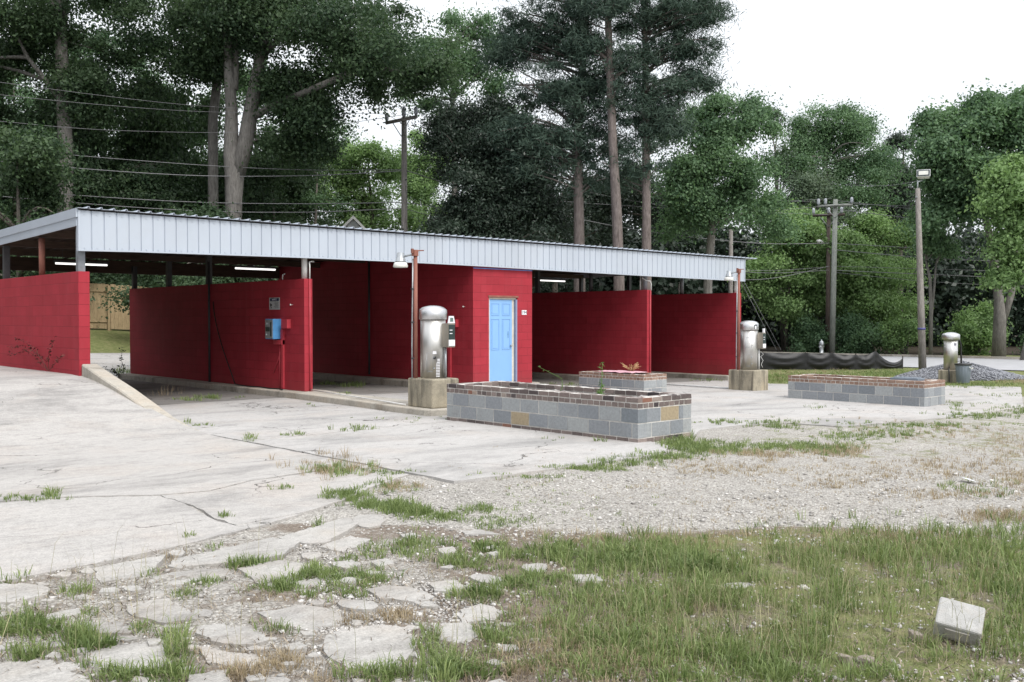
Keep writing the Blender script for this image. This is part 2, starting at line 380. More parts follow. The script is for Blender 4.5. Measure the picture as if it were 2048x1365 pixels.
me.polygons.foreach_set('use_smooth', np.ones(len(fs), bool))
fieldG = G(1000, 1062); 
def region(X, Y):
    """how much gravel / green / forest litter at a place"""
    q = (X - CAM.x) * _rt.x + (Y - CAM.y) * _rt.y; d = (X - CAM.x) * _fw.x + (Y - CAM.y) * _fw.y
    lat = q / np.maximum(d, .1)
    dl = 7.75 + .55 * (vnoise(X, Y, 1.1, 5) - .5)          # depth where the gravel lane starts
    gravel = sst(dl - .25, dl + .5, d)
    fore = (1 - gravel)
    gravel = np.maximum(gravel, .56 * sst(.05, -.12, lat) * fore)
    gravel = np.where((Y > -9) & (d > 25), 0, gravel)
    green = fore * sst(-.12, .2, lat) * .56
    tan = sst(10.5, 12.5, d) * sst(.1, .3, lat) * (Y < -9) * .40
    green = green + tan
    green = np.where((d > 26) | (Y > 10) | (X > 22), 1.0, green)
    litter = np.where((d > 58) | ((Y > 23) & (X < 20)) | (Y > 32), 1.0, 0.0)
    return gravel, green, litter
for nm_, arr in zip(('gravel', 'green', 'litter'), region(vs[:, 0], vs[:, 1])):
    a = me.attributes.new(nm_, 'FLOAT', 'POINT'); a.data.foreach_set('value', arr.astype(np.float32))
go = bpy.data.objects.new('ground', me); col.objects.link(go); tag(go, kind='structure')

def slab(name, poly, mat, top=0.0, thick=.09, step=.5, jit=.02, seed=0, parent_bm=None, tilt=(0, 0), chip=.12):
    r = random.Random(seed); pts = []
    k = len(poly)
    for i in range(k):
        a = Vector(poly[i]); c = Vector(poly[(i + 1) % k]); L = (c - a).length; nn = max(1, min(200, int(L / chip)))
        for q in range(nn):
            p = a.lerp(c, q / nn)
            pts.append((p.x + r.uniform(-jit, jit), p.y + r.uniform(-jit, jit)))
    bm = bmesh.new(); f = bm.faces.new([bm.verts.new((x, y, 0)) for x, y in pts])
    if f.normal.z < 0 or sum(pts[i][0] * pts[(i + 1) % len(pts)][1] - pts[(i + 1) % len(pts)][0] * pts[i][1] for i in range(len(pts))) < 0: f.normal_flip()
    x0, x1 = min(p[0] for p in pts), max(p[0] for p in pts); y0, y1 = min(p[1] for p in pts), max(p[1] for p in pts)
    if step:
        for ax, lo, hi in ((0, x0, x1), (1, y0, y1)):
            kx = math.ceil(lo / step) * step
            while kx < hi:
                no = (1, 0, 0) if ax == 0 else (0, 1, 0); co_ = (kx, 0, 0) if ax == 0 else (0, kx, 0)
                bmesh.ops.bisect_plane(bm, geom=bm.verts[:] + bm.edges[:] + bm.faces[:], plane_co=co_, plane_no=no, dist=1e-5); kx += step
    cx, cy = (x0 + x1) / 2, (y0 + y1) / 2
    be = [e for e in bm.edges if e.is_boundary]
    ret = bmesh.ops.extrude_edge_only(bm, edges=be)
    low = {v for v in ret['geom'] if isinstance(v, bmesh.types.BMVert)}
    for v in bm.verts:
        x = v.co.x
        v.co.z = float(H(min(x, .09) if name in ('apron',) else x, v.co.y)) + top + (x - cx) * tilt[0] + (v.co.y - cy) * tilt[1] - (thick if v in low else 0)
    bm.normal_update()
    if parent_bm is not None:
        tmp = bpy.data.meshes.new('t'); bm.to_mesh(tmp); bm.free(); parent_bm.from_mesh(tmp); bpy.data.meshes.remove(tmp); return None
    me = bpy.data.meshes.new(name); bm.to_mesh(me); bm.free(); me.materials.append(mat)
    o = bpy.data.objects.new(name, me); col.objects.link(o); tag(o, kind='structure'); return o
slab('wash_pad', PAD_A, M['pad'], 0, .1, .5, .012, 1)
PB1 = [p if p[1] < .2 else (p[0], .25) for p in PAD_B[:-3]] + [(.14, .25)]; PB1[-2] = (22.2, .25)
slab('wash_pad', PB1, M['pad'], -.004, .1, .6, .01, 2)
slab('bay_floor', [(.14, .28), (22.2, .28), (22.2, 9.9), (.14, 9.9)], concrete('grimy shade darkened bay floor', (.235, .225, .215), (.13, .125, .12), (.25, .21, .18), .4, .9, .7), -.004, .1, .8, .01, 5)  # grimy concrete, darkened further to deepen the shade under the roof
slab('rear_drive', [(.14, 9.93), (22.2, 9.93), (22, 17.6), (.14, 17.6)], M['pad'], -.004, .1, .6, .01, 6)
JT = gp((640, 941), (500, 962), (420, 982), (320, 990), (130, 994), (0, 1003), (-120, 1010)); JT = [(.08, -9.35)] + JT + [(-9, JT[-1][1] + .5), (-16, JT[-1][1] + 1.0)]
slab('apron', [(.08, 10)] + [(x, y + .016) for x, y in JT] + [(-16, 16), (-1.5, 16), (-.5, 10.5)], M['apron'], 0, .14, .4, .012, 3)
KR = gp((320, 990), (382, 1010), (430, 1036), (470, 1050)) + [(-1.85, -10.95)]
JL = [(x, y - .016) for x, y in JT]
slab('apron', [(.08, -9.9)] + APRON[1:3] + [(x + .012, y) for x, y in reversed(KR[1:])] + [JL[4], JL[3], JL[2], JL[1], JL[0]], M['apron'], -.004, .14, .4, .016, 4)
slab('apron', [(KR[-1][0] - .012, KR[-1][1])] + APRON[3:8] + JL[:3:-1] + [(x - .012, y) for x, y in KR[1:-1]], M['apron'], -.008, .14, .4, .016, 7)

FR = [[(0, 1325), (90, 1318), (125, 1330), (180, 1365), (190, 1400), (-60, 1420), (-60, 1330)],
 [(172, 1300), (250, 1280), (332, 1273), (338, 1325), (275, 1340), (190, 1330)], [(250, 1207), (336, 1196), (395, 1234), (332, 1244), (270, 1230)],
 [(391, 1250), (469, 1234), (545, 1273), (490, 1289), (410, 1273)], [(398, 1289), (520, 1305), (527, 1324), (468, 1330), (420, 1318)],
 [(520, 1223), (610, 1208), (680, 1222), (692, 1238), (625, 1258), (555, 1246)],
 [(640, 1290), (660, 1268), (698, 1258), (776, 1250), (823, 1266), (830, 1297), (795, 1324), (772, 1336), (678, 1324)],
 [(733, 1176), (775, 1168), (819, 1168), (866, 1188), (834, 1199), (764, 1192)], [(858, 1160), (905, 1154), (936, 1168), (912, 1180), (870, 1176)],
 [(670, 1195), (733, 1195), (768, 1207), (737, 1219), (686, 1211)], [(920, 1215), (971, 1205), (1010, 1221), (990, 1238), (924, 1242)],
 [(870, 1246), (932, 1242), (955, 1262), (936, 1281), (881, 1274)], [(928, 1145), (990, 1148), (1014, 1162), (971, 1164)],
 [(1131, 1145), (1186, 1145), (1217, 1158), (1155, 1158)], [(920, 1053), (963, 1055), (1002, 1065), (932, 1066)],
 [(-60, 1166), (78, 1168), (105, 1184), (39, 1203), (-60, 1205)], [(90, 1226), (156, 1213), (164, 1223), (105, 1236)],
 [(152, 1246), (219, 1238), (265, 1250), (254, 1262), (187, 1262)], [(488, 1203), (558, 1195), (566, 1211), (508, 1219)],
 [(379, 1348), (449, 1336), (460, 1370), (370, 1375)], [(190, 1135), (330, 1112), (300, 1146), (200, 1160)],
 [(308, 1146), (450, 1128), (462, 1145), (350, 1168), (300, 1163)], [(345, 1112), (400, 1104), (540, 1076), (598, 1086), (560, 1112), (450, 1124), (360, 1130)],
 [(560, 1071), (690, 1037), (716, 1049), (650, 1082), (606, 1083)], [(700, 1030), (760, 1026), (775, 1046), (722, 1056)], [(640, 1090), (700, 1070), (740, 1076), (690, 1100)],
 [(480, 1135), (560, 1120), (620, 1128), (600, 1150), (520, 1162)], [(1040, 1128), (1085, 1124), (1100, 1136), (1060, 1142)], [(660, 1122), (700, 1114), (722, 1124), (690, 1134)], [(740, 1120), (775, 1115), (790, 1124), (760, 1130)],
 [(1440, 1165), (1490, 1160), (1500, 1172), (1455, 1176)], [(410, 1172), (470, 1160), (480, 1172), (430, 1186)], [(580, 1160), (640, 1150), (650, 1164), (600, 1172)], [(600, 1104), (640, 1100), (640, 1112), (610, 1116)]]
bm = bmesh.new(); frw = []; _r = random.Random(44)
_cen = [(sum(p[0] for p in pl) / len(pl), sum(p[1] for p in pl) / len(pl)) for pl in FR]
for _ in range(900):
    u, v = _r.uniform(-20, 1020), _r.uniform(1060, 1360)
    if len(FR) > 105 or v < 1150 - u * .13: continue
    su = _r.uniform(14, 34); sv = su * .30
    if any(abs(u - a) < 62 + su * .6 and abs(v - c) < 15 + sv for a, c in _cen[:34]) or any(abs(u - a) < su * 1.9 and abs(v - c) < sv * 2.2 for a, c in _cen[34:]): continue
    if u > 800 and _r.random() < .5: continue
    a0 = _r.random(); nn = _r.choice((4, 5, 6)); _cen.append((u, v))
    FR.append([(u + su * _r.uniform(.7, 1.1) * math.cos(6.283 * (a0 + i / nn)), v + sv * _r.uniform(.7, 1.1) * math.sin(6.283 * (a0 + i / nn))) for i in range(nn)])
for i, pl in enumerate(FR):
    pw = gp(*pl); big_ = i < 34; cx_ = sum(p[0] for p in pw) / len(pw); cy_ = sum(p[1] for p in pw) / len(pw)
    pw = [(cx_ + (p[0] - cx_) * 1.03, cy_ + (p[1] - cy_) * 1.03) for p in pw]
    for _ in range(1 if i % 3 == 0 else 0): pw = [q_ for i_ in range(len(pw)) for q_ in ((pw[i_][0] * .75 + pw[(i_ + 1) % len(pw)][0] * .25, pw[i_][1] * .75 + pw[(i_ + 1) % len(pw)][1] * .25), (pw[i_][0] * .25 + pw[(i_ + 1) % len(pw)][0] * .75, pw[i_][1] * .25 + pw[(i_ + 1) % len(pw)][1] * .75))]
    frw.append([(cx_ + (p[0] - cx_) * .9, cy_ + (p[1] - cy_) * .9) for p in pw])
    slab('x', pw, None, random.Random(i).uniform(-.018, -.004), .07, .06, .016, 40 + i, bm, (random.Random(i).uniform(-.03, .03), random.Random(i + 99).uniform(-.03, .03)), .055)
me = bpy.data.meshes.new('broken_pavement'); bm.to_mesh(me); bm.free(); me.materials.append(M['fragment'])
o = bpy.data.objects.new('broken_pavement', me); col.objects.link(o); tag(o, kind='structure')

# road behind, verge kerb line
rd_n = [(30, 34), (31.5, 20), (33.2, 8), (34.3, 3.0), (35.7, 1.1), (36.4, -3.6), (38.5, -12), (46, -34), (60, -70)]
rd_f = [(43, 36), (44.5, 22), (45.6, 14), (46.4, 9.5), (47.1, 6.8), (48.2, .5), (51, -12), (58, -34), (74, -70)]
bm = bmesh.new(); va = [bm.verts.new((x, y, float(H(x, y)) + .012)) for x, y in rd_n]; vb = [bm.verts.new((x, y, float(H(x, y)) + .012)) for x, y in rd_f]
for i in range(len(va) - 1): bm.faces.new((va[i], vb[i], vb[i + 1], va[i + 1]))
bmesh.ops.recalc_face_normals(bm, faces=bm.faces[:])
for f in bm.faces:
    if f.normal.z < 0: f.normal_flip()
me = bpy.data.meshes.new('road'); bm.to_mesh(me); bm.free(); me.materials.append(plain('worn road asphalt', (.36, .36, .375), .85, 0, .1, 1.5, .2)); o = bpy.data.objects.new('road', me); col.objects.link(o); tag(o, kind='structure')
kb = MB()
for i in range(len(rd_f) - 1):
    a, c = Vector((*rd_f[i], 0)), Vector((*rd_f[i + 1], 0)); d = (c - a).normalized(); nrm = Vector((-d.y, d.x, 0)) * -.0
    sd = Vector((d.y, -d.x, 0)); sd = sd if sd.x > 0 else -sd
    za, zc = float(H(a.x, a.y)), float(H(c.x, c.y))
    P = [a, c, c + sd * .2, a + sd * .2]; Z = [za, zc, zc, za]
    kb.add([(p.x, p.y, z - .05) for p, z in zip(P, Z)] + [(p.x, p.y, z + .13) for p, z in zip(P, Z)], [(4, 5, 6, 7), (0, 1, 5, 4), (1, 2, 6, 5), (2, 3, 7, 6), (3, 0, 4, 7)])
o = kb.build('road_kerb', M['curb']); tag(o, kind='structure')

# ------------------------------------------------------------------ the car wash
X1, X2, X3, X3b, X4, X5 = 0.0, 4.70, 9.50, 11.55, 16.32, 21.02; WT, D, WH = .203, 9.62, 2.44
B = empty('car_wash', (0, 0, 0), 'open fronted red block self service car wash with white ribbed metal fascia', 'car wash')
for x in (X1, X2, X4, X5):
    zb = float(H(x + .5, 0)) - .15
    MB().box(x, x + WT, 0, D, zb, WH).build('divider_wall', M['red'], B, .006)
# equipment room in the middle, doorway left open in the front wall
RZ = 3.30; DX0, DX1, DZ = 10.03, 11.01, 2.12
rm = MB(); zb = -.4
rm.box(X3, X3 + WT, 0, D, zb, RZ); rm.box(X3b - WT, X3b, 0, D, zb, RZ); rm.box(X3 + WT, X3b - WT, D - WT, D, zb, RZ)
rm.box(X3 + WT, DX0, 0, WT, zb, RZ); rm.box(DX1, X3b - WT, 0, WT, zb, RZ); rm.box(DX0, DX1, 0, WT, DZ, RZ)
rm.build('equipment_room', M['red'], B)
MB().box(X3 + .002, X3b - .002, -.012, .0, 2.83, 2.856).build('trim_strip', M['bluetrim'], B)
dz0 = -.06
fr = MB(); fr.box(DX0 + .001, DX0 + .05, .03, .16, dz0, DZ - .045, 0); fr.box(DX1 - .13, DX1 - .06, .06, .17, dz0, DZ - .045, 0); fr.box(DX0 + .001, DX1 - .001, .03, .16, DZ - .045, DZ - .001, 0)
fr.build('door_frame', M['cream'], B, .004)
fr = MB(); fr.box(DX1 - .059, DX1 - .001, -.008, .16, dz0, DZ - .047); fr.build('door_jamb', plain('blue grey jamb', (.20, .23, .34), .6), B)
fr = MB(); fr.box(DX0 - .03, DX1 + .03, -.022, -.001, DZ + .003, DZ + .05); fr.build('lintel_strip', M['rust'], B)
dr = MB(); x0, x1 = DX0 + .052, DX1 - .135; y0 = .055
dr.box(x0, x1, y0, y0 + .04, dz0 + .012, DZ - .05)
def panel(a, c, z0, z1):
    for q in ((a, a + .012, z0, z1), (c - .012, c, z0, z1), (a + .012, c - .012, z0, z0 + .012), (a + .012, c - .012, z1 - .012, z1)):
        dr.box(q[0], q[1], y0 - .011, y0, q[2], q[3])
    dr.box(a + .04, c - .04, y0 - .007, y0, z0 + .04, z1 - .04)
xm = (x0 + x1) / 2
for a, c in ((x0 + .07, xm - .05), (xm + .05, x1 - .07)):
    panel(a, c, 1.66, 1.97); panel(a, c, .78, 1.57)
door = dr.build('door', M['blue'], B, .003)
h = MB(); h.lathe(0, 0, [(.008, -.05), (.012, -.045), (.012, -.02), (.028, -.01), (.03, 0.01), (.022, .022), (.005, .026)], 14)
hm = Matrix.Translation((x1 - .055, y0 - .04, .88)) @ Matrix.Rotation(R(90), 4, 'X'); h.v = [tuple(hm @ Vector(v)) for v in h.v]
h.build('door_knob', M['galv'], door)
h = MB(); h.box(x1 - .16, x1 - .128, y0 - .016, y0 - .001, 1.16, 1.19); h.box(x1 - .15, x1 - .136, y0 - .018, y0 - .001, 1.08, 1.25)
h.build('pull_plate', plain('dull blue plate', (.12, .25, .42), .5), door)
h = MB(); h.box(DX0 - .02, DX1 + .02, -.12, .03, -.32, dz0 - .004); h.build('threshold', M['curb'], B, .01)
# house number plate: 194
pl = MB(); pl.box(11.17, 11.345, -.012, -.002, 1.68, 1.80); num = pl.build('number_plate', M['label'], B, .002)
def glyph_text(body, size, mat, parent, loc, rot, name='lettering'):
    cu = bpy.data.curves.new(name, 'FONT'); cu.body = body; cu.size = size; cu.align_x = 'CENTER'; cu.align_y = 'CENTER'; cu.extrude = .001
    o = bpy.data.objects.new(name, cu); col.objects.link(o)
    dg = bpy.context.evaluated_depsgraph_get(); me = bpy.data.meshes.new_from_object(o.evaluated_get(dg)); bpy.data.objects.remove(o)
    me.materials.clear(); me.materials.append(mat)
    o = bpy.data.objects.new(name, me); col.objects.link(o); o.parent = parent; o.location = loc; o.rotation_euler = rot; return o
glyph_text('194', .115, M['black'], num, (11.257, -.0145, 1.74), (R(90), 0, 0))

# fascia: ribbed sheet, follows the slightly bowed eave
FX0, FX1 = -.02, 21.26; FZ1 = 3.545
def fz(x): return 2.854 + float(np.interp(x, [0, 1, 2.5, 4.5, 7, 9.5, 12.5, 15, 18, 21.3], [-.045, -.02, .0, .027, .042, .036, .012, -.005, -.02, -.035]))
pitch = .2286; prof = []
x = FX0 + .235 - pitch
prof.append((FX0, -.10))
k = 0
while x < FX1 - .02:
    for dx, dy in ((-.024, 0), (-.014, .02), (.0, .02), (.008, 0)):
        if FX0 < x + dx < FX1: prof.append((x + dx, -.10 + dy))
    x += pitch
prof.append((FX1, -.10))
fa = MB(); n_ = len(prof)
fa.add([(a, c, fz(a)) for a, c in prof] + [(a, c, FZ1) for a, c in prof], [(i, i + 1, n_ + i + 1, n_ + i) for i in range(n_ - 1)])
for i in range(0, 92):
    xx = FX0 + .10 + i * pitch
    for zz in (fz(xx) + .05, FZ1 - .07): fa.box(xx - .006, xx + .006, -.112, -.1, zz - .006, zz + .006)
fb = fa.build('fascia', M['white_metal'], B)
so_ = fb.modifiers.new('solid', 'SOLIDIFY'); so_.thickness = .004; so_.offset = 1
tm = MB()
for i in range(21):
    a = FX0 + i * (FX1 - FX0) / 21; c = FX0 + (i + 1) * (FX1 - FX0) / 21
    tm.add([(a, -.118, fz(a) - .005), (c, -.118, fz(c) - .005), (c, -.05, fz(c) - .005), (a, -.05, fz(a) - .005), (a, -.118, fz(a) + .022), (c, -.118, fz(c) + .022), (c, -.105, fz(c) + .022), (a, -.105, fz(a) + .022)], [(0, 3, 2, 1), (0, 1, 5, 4), (4, 5, 6, 7)])
tm.build('fascia_drip_edge', M['white_metal'], B)
MB().box(FX0 - .012, FX0 + .03, -.122, -.02, fz(0) - .004, FZ1 + .002).build('corner_trim', M['white_metal'], B)
MB().box(FX1 - .03, FX1 + .012, -.122, -.02, fz(21) - .004, FZ1 + .002).build('corner_trim', M['white_metal'], B)
# roof sheet, ribs run down the slope to the rear
def rz(y): return 3.585 - .018 * (y + .2)
rp = []; x = FX0 - .04
while x < FX1 + .5:
    for dx, dz in ((0, 0), (.165, 0), (.18, .034), (.205, .034), (.22, 0)): rp.append((x + dx, dz))
    x += pitch
rf = MB(); n_ = len(rp)
for yy in (-.185, D + .35): rf.v += [(a, yy, rz(yy) + c) for a, c in rp]
rf.f = [(i, i + 1, n_ + i + 1, n_ + i) for i in range(n_ - 1)]; rf.m = [0] * (n_ - 1); rf.c = [1.] * (n_ - 1); rf.sm = [False] * (n_ - 1)
o = rf.build('roof', M['white_metal'], B); s_ = o.modifiers.new('solid', 'SOLIDIFY'); s_.thickness = .006; s_.offset = -1
# rake trim at the left gable, two stepped boards
def board(x0, x1, ya, yb, za, zb_, h_, m_, name):
    bq = MB(); P = [(x0, ya, za), (x1, ya, za), (x1, yb, zb_), (x0, yb, zb_)]
    bq.add([(p[0], p[1], p[2] - h_) for p in P] + P, [(0, 3, 2, 1), (4, 5, 6, 7), (0, 1, 5, 4), (1, 2, 6, 5), (2, 3, 7, 6), (3, 0, 4, 7)])
    return bq.build(name, m_, B)
board(-.065, -.026, -.10, D + .3, rz(-.1) - .004, rz(D + .3) - .004, .16, M['white_metal'], 'rake_trim')
board(-.045, -.022, -.05, D + .3, rz(-.1) - .165, rz(D + .3) - .165, .155, M['white_metal'], 'rake_trim')
board(21.275, 21.31, -.10, D + .3, rz(-.1) - .004, rz(D + .3) - .004, .30, M['white_metal'], 'rake_trim')
# timber: decking under the sheet, rafters, eave beams
board(FX0 + .03, FX1 - .03, .0, D + .25, rz(0) - .012, rz(D + .25) - .012, .02, M['soffit'], 'roof_deck')
for yy in (.02, 2.35, 4.75, 7.15, D - .02):
    zt = rz(yy) - .036 - .142; q = MB()
    for xa, xb in ((FX0 + .04, X3 - .004), (X3b + .004, FX1 - .06)): q.box(xa, xb, yy - .05, yy + .05, 2.87 if yy > 9 else zt - .15, zt)
    half = len(q.f) // 2
    for k_ in (0, 1):
        h_ = MB(); h_.v = q.v[k_ * 8:k_ * 8 + 8]; h_.f = q.f[:half]; h_.m = [0] * half; h_.c = [1.] * half; h_.sm = [False] * half; h_.build('beam', M['soffit'], B)
x = .5
while x < 21:
    if not (X3 - .1 < x < X3b + .05):
        rr = MB(); yy0, yy1 = .0, D + .02; za, zc = rz(yy0) - .036, rz(yy1) - .036
        rr.add([(x - .02, yy0, za - .14), (x + .02, yy0, za - .14), (x + .02, yy1, zc - .14), (x - .02, yy1, zc - .14), (x - .02, yy0, za), (x + .02, yy0, za), (x + .02, yy1, zc), (x - .02, yy1, zc)], [(0, 3, 2, 1), (0, 1, 5, 4), (1, 2, 6, 5), (2, 3, 7, 6), (3, 0, 4, 7)])
        rr.build('rafter', M['soffit'], B)
    x += .61
# posts standing on the walls
def post(x, y, r, mat, sq=False):
    q = MB(); zt = rz(y) - .325
    if sq: q.box(x - r, x + r, y - r, y + r, WH, zt)
    else: q.tube([(x, y, WH), (x, y, zt)], r, 12)
    q.build('post', mat, B)
for xw, mf in ((X1, M['steel']), (X2, M['whitepipe']), (X4, M['steel']), (X5, M['whitepipe'])):
    xc = xw + WT / 2
    post(xc - .01, .14, .062, mf, xw == X1)
    for yy, mm in ((2.35, M['rust'] if xw == X1 else M['steel'] if xw == X5 else M['darksteel']), (4.75, M['darksteel']), (7.15, M['darksteel']), (D - .12, M['darksteel'])):
        if xw == X2 and yy == 2.35: continue
        post(xc, yy, .06, mm, yy != 2.35)
for xw in (X1, X5):
    cap = MB(); cap.box(xw + .03, xw + .17, 2.28, 2.42, rz(2.35) - .338, rz(2.35) - .328); cap.build('post_plate', M['darksteel'], B)
# conduits down the wall ends, painted red, grey above
def pipe(name, path, r, mat, par=B): return MB().tube(path, r, 8).build(name, mat, par)
pipe('conduit', [(X2 + .125, -.022, float(H(5, 0)) + .02), (X2 + .125, -.022, 1.2), (X2 + .125, -.022, WH)], .016, M['redtrim'])
pipe('conduit', [(X2 + .125, -.022, WH), (X2 + .125, -.022, 2.72), (X2 + .13, .0, 2.80), (X2 + .20, .05, 2.82), (X2 + .28, .06, 2.82)], .015, M['whitepipe'])
pipe('conduit', [(X4 + .12, -.022, float(H(16.4, 0)) + .02), (X4 + .12, -.022, 1.2), (X4 + .12, -.022, WH)], .016, M['redtrim'])
pipe('conduit', [(X4 + .17, -.015, WH - .02), (X4 + .17, -.015, 2.62), (X4 + .14, -.01, 2.70), (X4 + .02, .06, 2.72), (X4 - .1, .12, 2.80)], .015, M['whitepipe'])
pipe('conduit', [(X4 + .05, .3, WH), (X4 + .05, .3, 2.9)], .02, M['whitepipe'])
pipe('conduit', [(X5 + .06, 2.44, WH), (X5 + .06, 2.44, 2.86)], .02, M['whitepipe'])
pipe('conduit', [(X2 - .02, 4.5, 0), (X2 - .02, 4.5, 3.0)], .03, M['darksteel'])
pipe('conduit', [(X3 - .02, 4.5, 0), (X3 - .02, 4.5, 3.2)], .03, M['darksteel'])
pipe('conduit', [(X2 + .05, 1.0, WH), (X2 + .05, 1.0, 2.56), (X2 + .12, 1.02, 2.58)], .012, M['whitepipe'])
for xw, y_ in ((X2, .47), (X3, .31)):     # hose hook with a bright eye
    hk = MB(); hk.lathe(0, 0, [(.006, 0), (.006, .05), (.02, .055), (.02, .07), (.006, .075)], 10)
    mm_ = Matrix.Translation((xw, y_, 1.88)) @ Matrix.Rotation(R(-90), 4, 'Y'); hk.v = [tuple(mm_ @ Vector(v)) for v in hk.v]; hk.build('hose_hook', M['whitepipe'], B)
for xw, zc in ((X2, 0), (X3, 0)):        # red conduit box and drop on the wall's bay side
    q = MB(); q.box(xw - .10, xw - .001, .56, .82, 1.36, 1.56); q.build('junction_box', M['redtrim'], B, .006)
    q = MB(); q.box(xw - .05, xw - .001, .84, .93, .02, 1.34); q.box(xw - .08, xw - .001, .84, 1.2, 1.0, 1.10); q.tube([(xw - .02, 1.02, .05), (xw - .02, 1.02, 1.0)], .016, 8); q.tube([(xw - .02, 1.3, .35), (xw - .025, .95, .85)], .012, 6)
    q.build('conduit_drop', M['redtrim'], B)

# kerbs the walls stand on
def kerb(name, poly, z1, z0=-.5, mat='curb', bev=.02):
    k = len(poly); bq = MB(); zt = z1 if callable(z1) else (lambda x, y: z1)
    bq.add([(x, y, z0) for x, y in poly] + [(x, y, zt(x, y)) for x, y in poly], [tuple(range(k, 2 * k))] + [(i, (i + 1) % k, k + (i + 1) % k, k + i) for i in range(k)])
    o = bq.build(name, M[mat], None, bev); tag(o, kind='structure'); return o
kerb('bay_kerb', [(4.34, D), (4.34, 1.5), (4.36, -.3), (4.28, -2.3), (4.14, -4.0), (4.12, -4.95), (4.18, -5.08), (5.08, -5.08), (5.14, -5.0), (5.12, -3), (5.1, -1), (5.25, 0), (5.25, D)], lambda x, y: 0.0 - .012 * max(0, -y) * .3)
kerb('bay_kerb', [(9.15, D), (9.15, .0), (9.3, -.12), (9.5, -.14), (9.5, D)], -.06)
kerb('bay_kerb', [(11.55, D), (11.55, -.05), (11.85, 0), (11.9, .2), (11.9, D)], -.12)
kerb('bay_kerb', [(15.95, D), (15.95, .2), (16.7, .2), (16.7, D)], -.20)
kerb('bay_kerb', [(20.65, D), (20.65, .1), (21.4, .1), (21.4, D)], -.30)
kerb('bay_kerb', [(.2, D), (.2, .3), (.55, .3), (.55, D)], 0)
# sloping retaining kerb beside the ramp
cw = MB(); st = [(-.02, .04, .74), (-.9, .02, .565), (-1.9, .0, .375), (-2.8, -.02, .18), (-3.5, -.03, .02), (-4.1, -.03, -.085), (-4.5, -.03, -.125)]
sec = []
for y, xo, z in st: sec.append([(xo, y, -.4), (xo, y, z - .02), (xo + .02, y, z), (xo + .27, y, z - .005), (xo + .29, y, z - .03), (xo + .29, y, -.4)])
vs_ = [p for s in sec for p in s]; fs_ = []
for i in range(len(sec) - 1):
    for q in range(5): fs_.append((i * 6 + q, (i + 1) * 6 + q, (i + 1) * 6 + q + 1, i * 6 + q + 1))
fs_ += [(0, 1, 2, 3, 4, 5), tuple((len(sec) - 1) * 6 + q for q in (5, 4, 3, 2, 1, 0))]
cw.add(vs_, fs_); bmk = cw.build('ramp_kerb', M['curb']); tag(bmk, kind='structure')

# ------------------------------------------------------------------ things on the walls
def meter(x, y, label):
    e = empty('coin_box', (x, y, 1.12), label, 'coin box')
    MB().box(-.21, -.001, -.19, .16, 0, .45).build('casing', plain('blue box side', (.08, .27, .55), .45), e, .008)
    q = MB(); q.box(-.222, -.212, -.17, .145, .02, .43); f = q.build('face_plate', M['galv'], e)
    q = MB(); q.box(-.228, -.223, -.06, .12, .17, .27); q.box(-.228, -.223, -.14, -.09, .06, .38); q.build('coin_slot', M['dark_face'], f)
    q = MB(); q.tube([(-.228, .05, .10), (-.262, .05, .10)], .022, 10); q.build('selector_knob', M['galv'], f); q = MB(); q.tube([(-.228, .05, .34), (-.25, .05, .34)], .03, 10); q.build('selector_knob', M['galv'], f)
    return e
meter(X2, 1.16, 'blue and grey coin box on the second red wall from the left')
sg = empty('notice_sign', (X2, 1.27, 1.78), 'small grey notice sign above the blue coin box', 'sign')
MB().box(-.006, -.001, -.235, .235, 0, .27).build('panel', plain('grey sign board', (.40, .41, .41), .5), sg)
q = MB(); q.box(-.0085, -.0065, -.20, .20, .19, .255); q.build('header', plain('navy header', (.02, .025, .07), .5), sg)
q = MB(); q.add([(-.009, .19, .06), (-.009, .19, .15), (-.009, .09, .105)], [(0, 2, 1)]); q.box(-.009, -.0065, .13, .16, .03, .06)
for i, zz in enumerate((.145, .12, .095, .07, .035)): q.box(-.0085, -.0065, -.19 + .02 * (i % 2), .02 - .03 * (i % 3), zz, zz + .008)
q.build('print', M['black'], sg)
glyph_text('NOTICE', .055, M['label'], sg, (-.0095, 0, .222), (R(90), 0, R(-90)))
hs_ = MB(); pts = []
for i in range(15):
    t = i / 14; pts.append((X2 - .03 - .09 * math.sin(t * 2.2), 4.25 - 1.25 * t ** 1.3, 2.0 * (1 - t) ** .9 + .03 * t))
pts += [(X2 - .16, 2.7, .02), (X2 - .2, 2.2, .015), (X2 - .12, 1.7, .015), (X2 - .18, 1.2, .015), (X2 - .1, .9, .015), (X2 - .2, .6, .015)]
tag(hs_.tube(pts, .013, 7).build('wash_hose', M['black']), 'thin black wash hose hanging down the wall beside the blue coin box', 'hose')
def tubelight(c, label, L=1.25, ax=0):
    e = empty('fluorescent_light', c, label, 'tube light', 'fluorescent lights under the car wash roof', ax)
    MB().box(-L / 2, L / 2, -.05, .05, .03, .08).build('housing', M['darksteel'], e)
    MB().tube([(-L / 2 + .03, 0, 0), (L / 2 - .03, 0, 0)], .024, 10).build('tube', M['tube'], e)
    top = rz(c[1]) - .05
    for sx_ in (-L * .35, L * .35): MB().tube([(sx_, 0, .08), (sx_, 0, top - c[2])], .006, 6).build('hanger', M['darksteel'], e)
tubelight((2.33, 6.58, 2.93), 'lit tube light under the roof over the leftmost bay', 1.3)
tubelight((6.60, 5.70, 2.93), 'lit tube light over the second bay from the left', 1.25)
tubelight((18.25, 5.9, 2.93), 'lit tube light under the roof to the right of the blue door', 1.4)

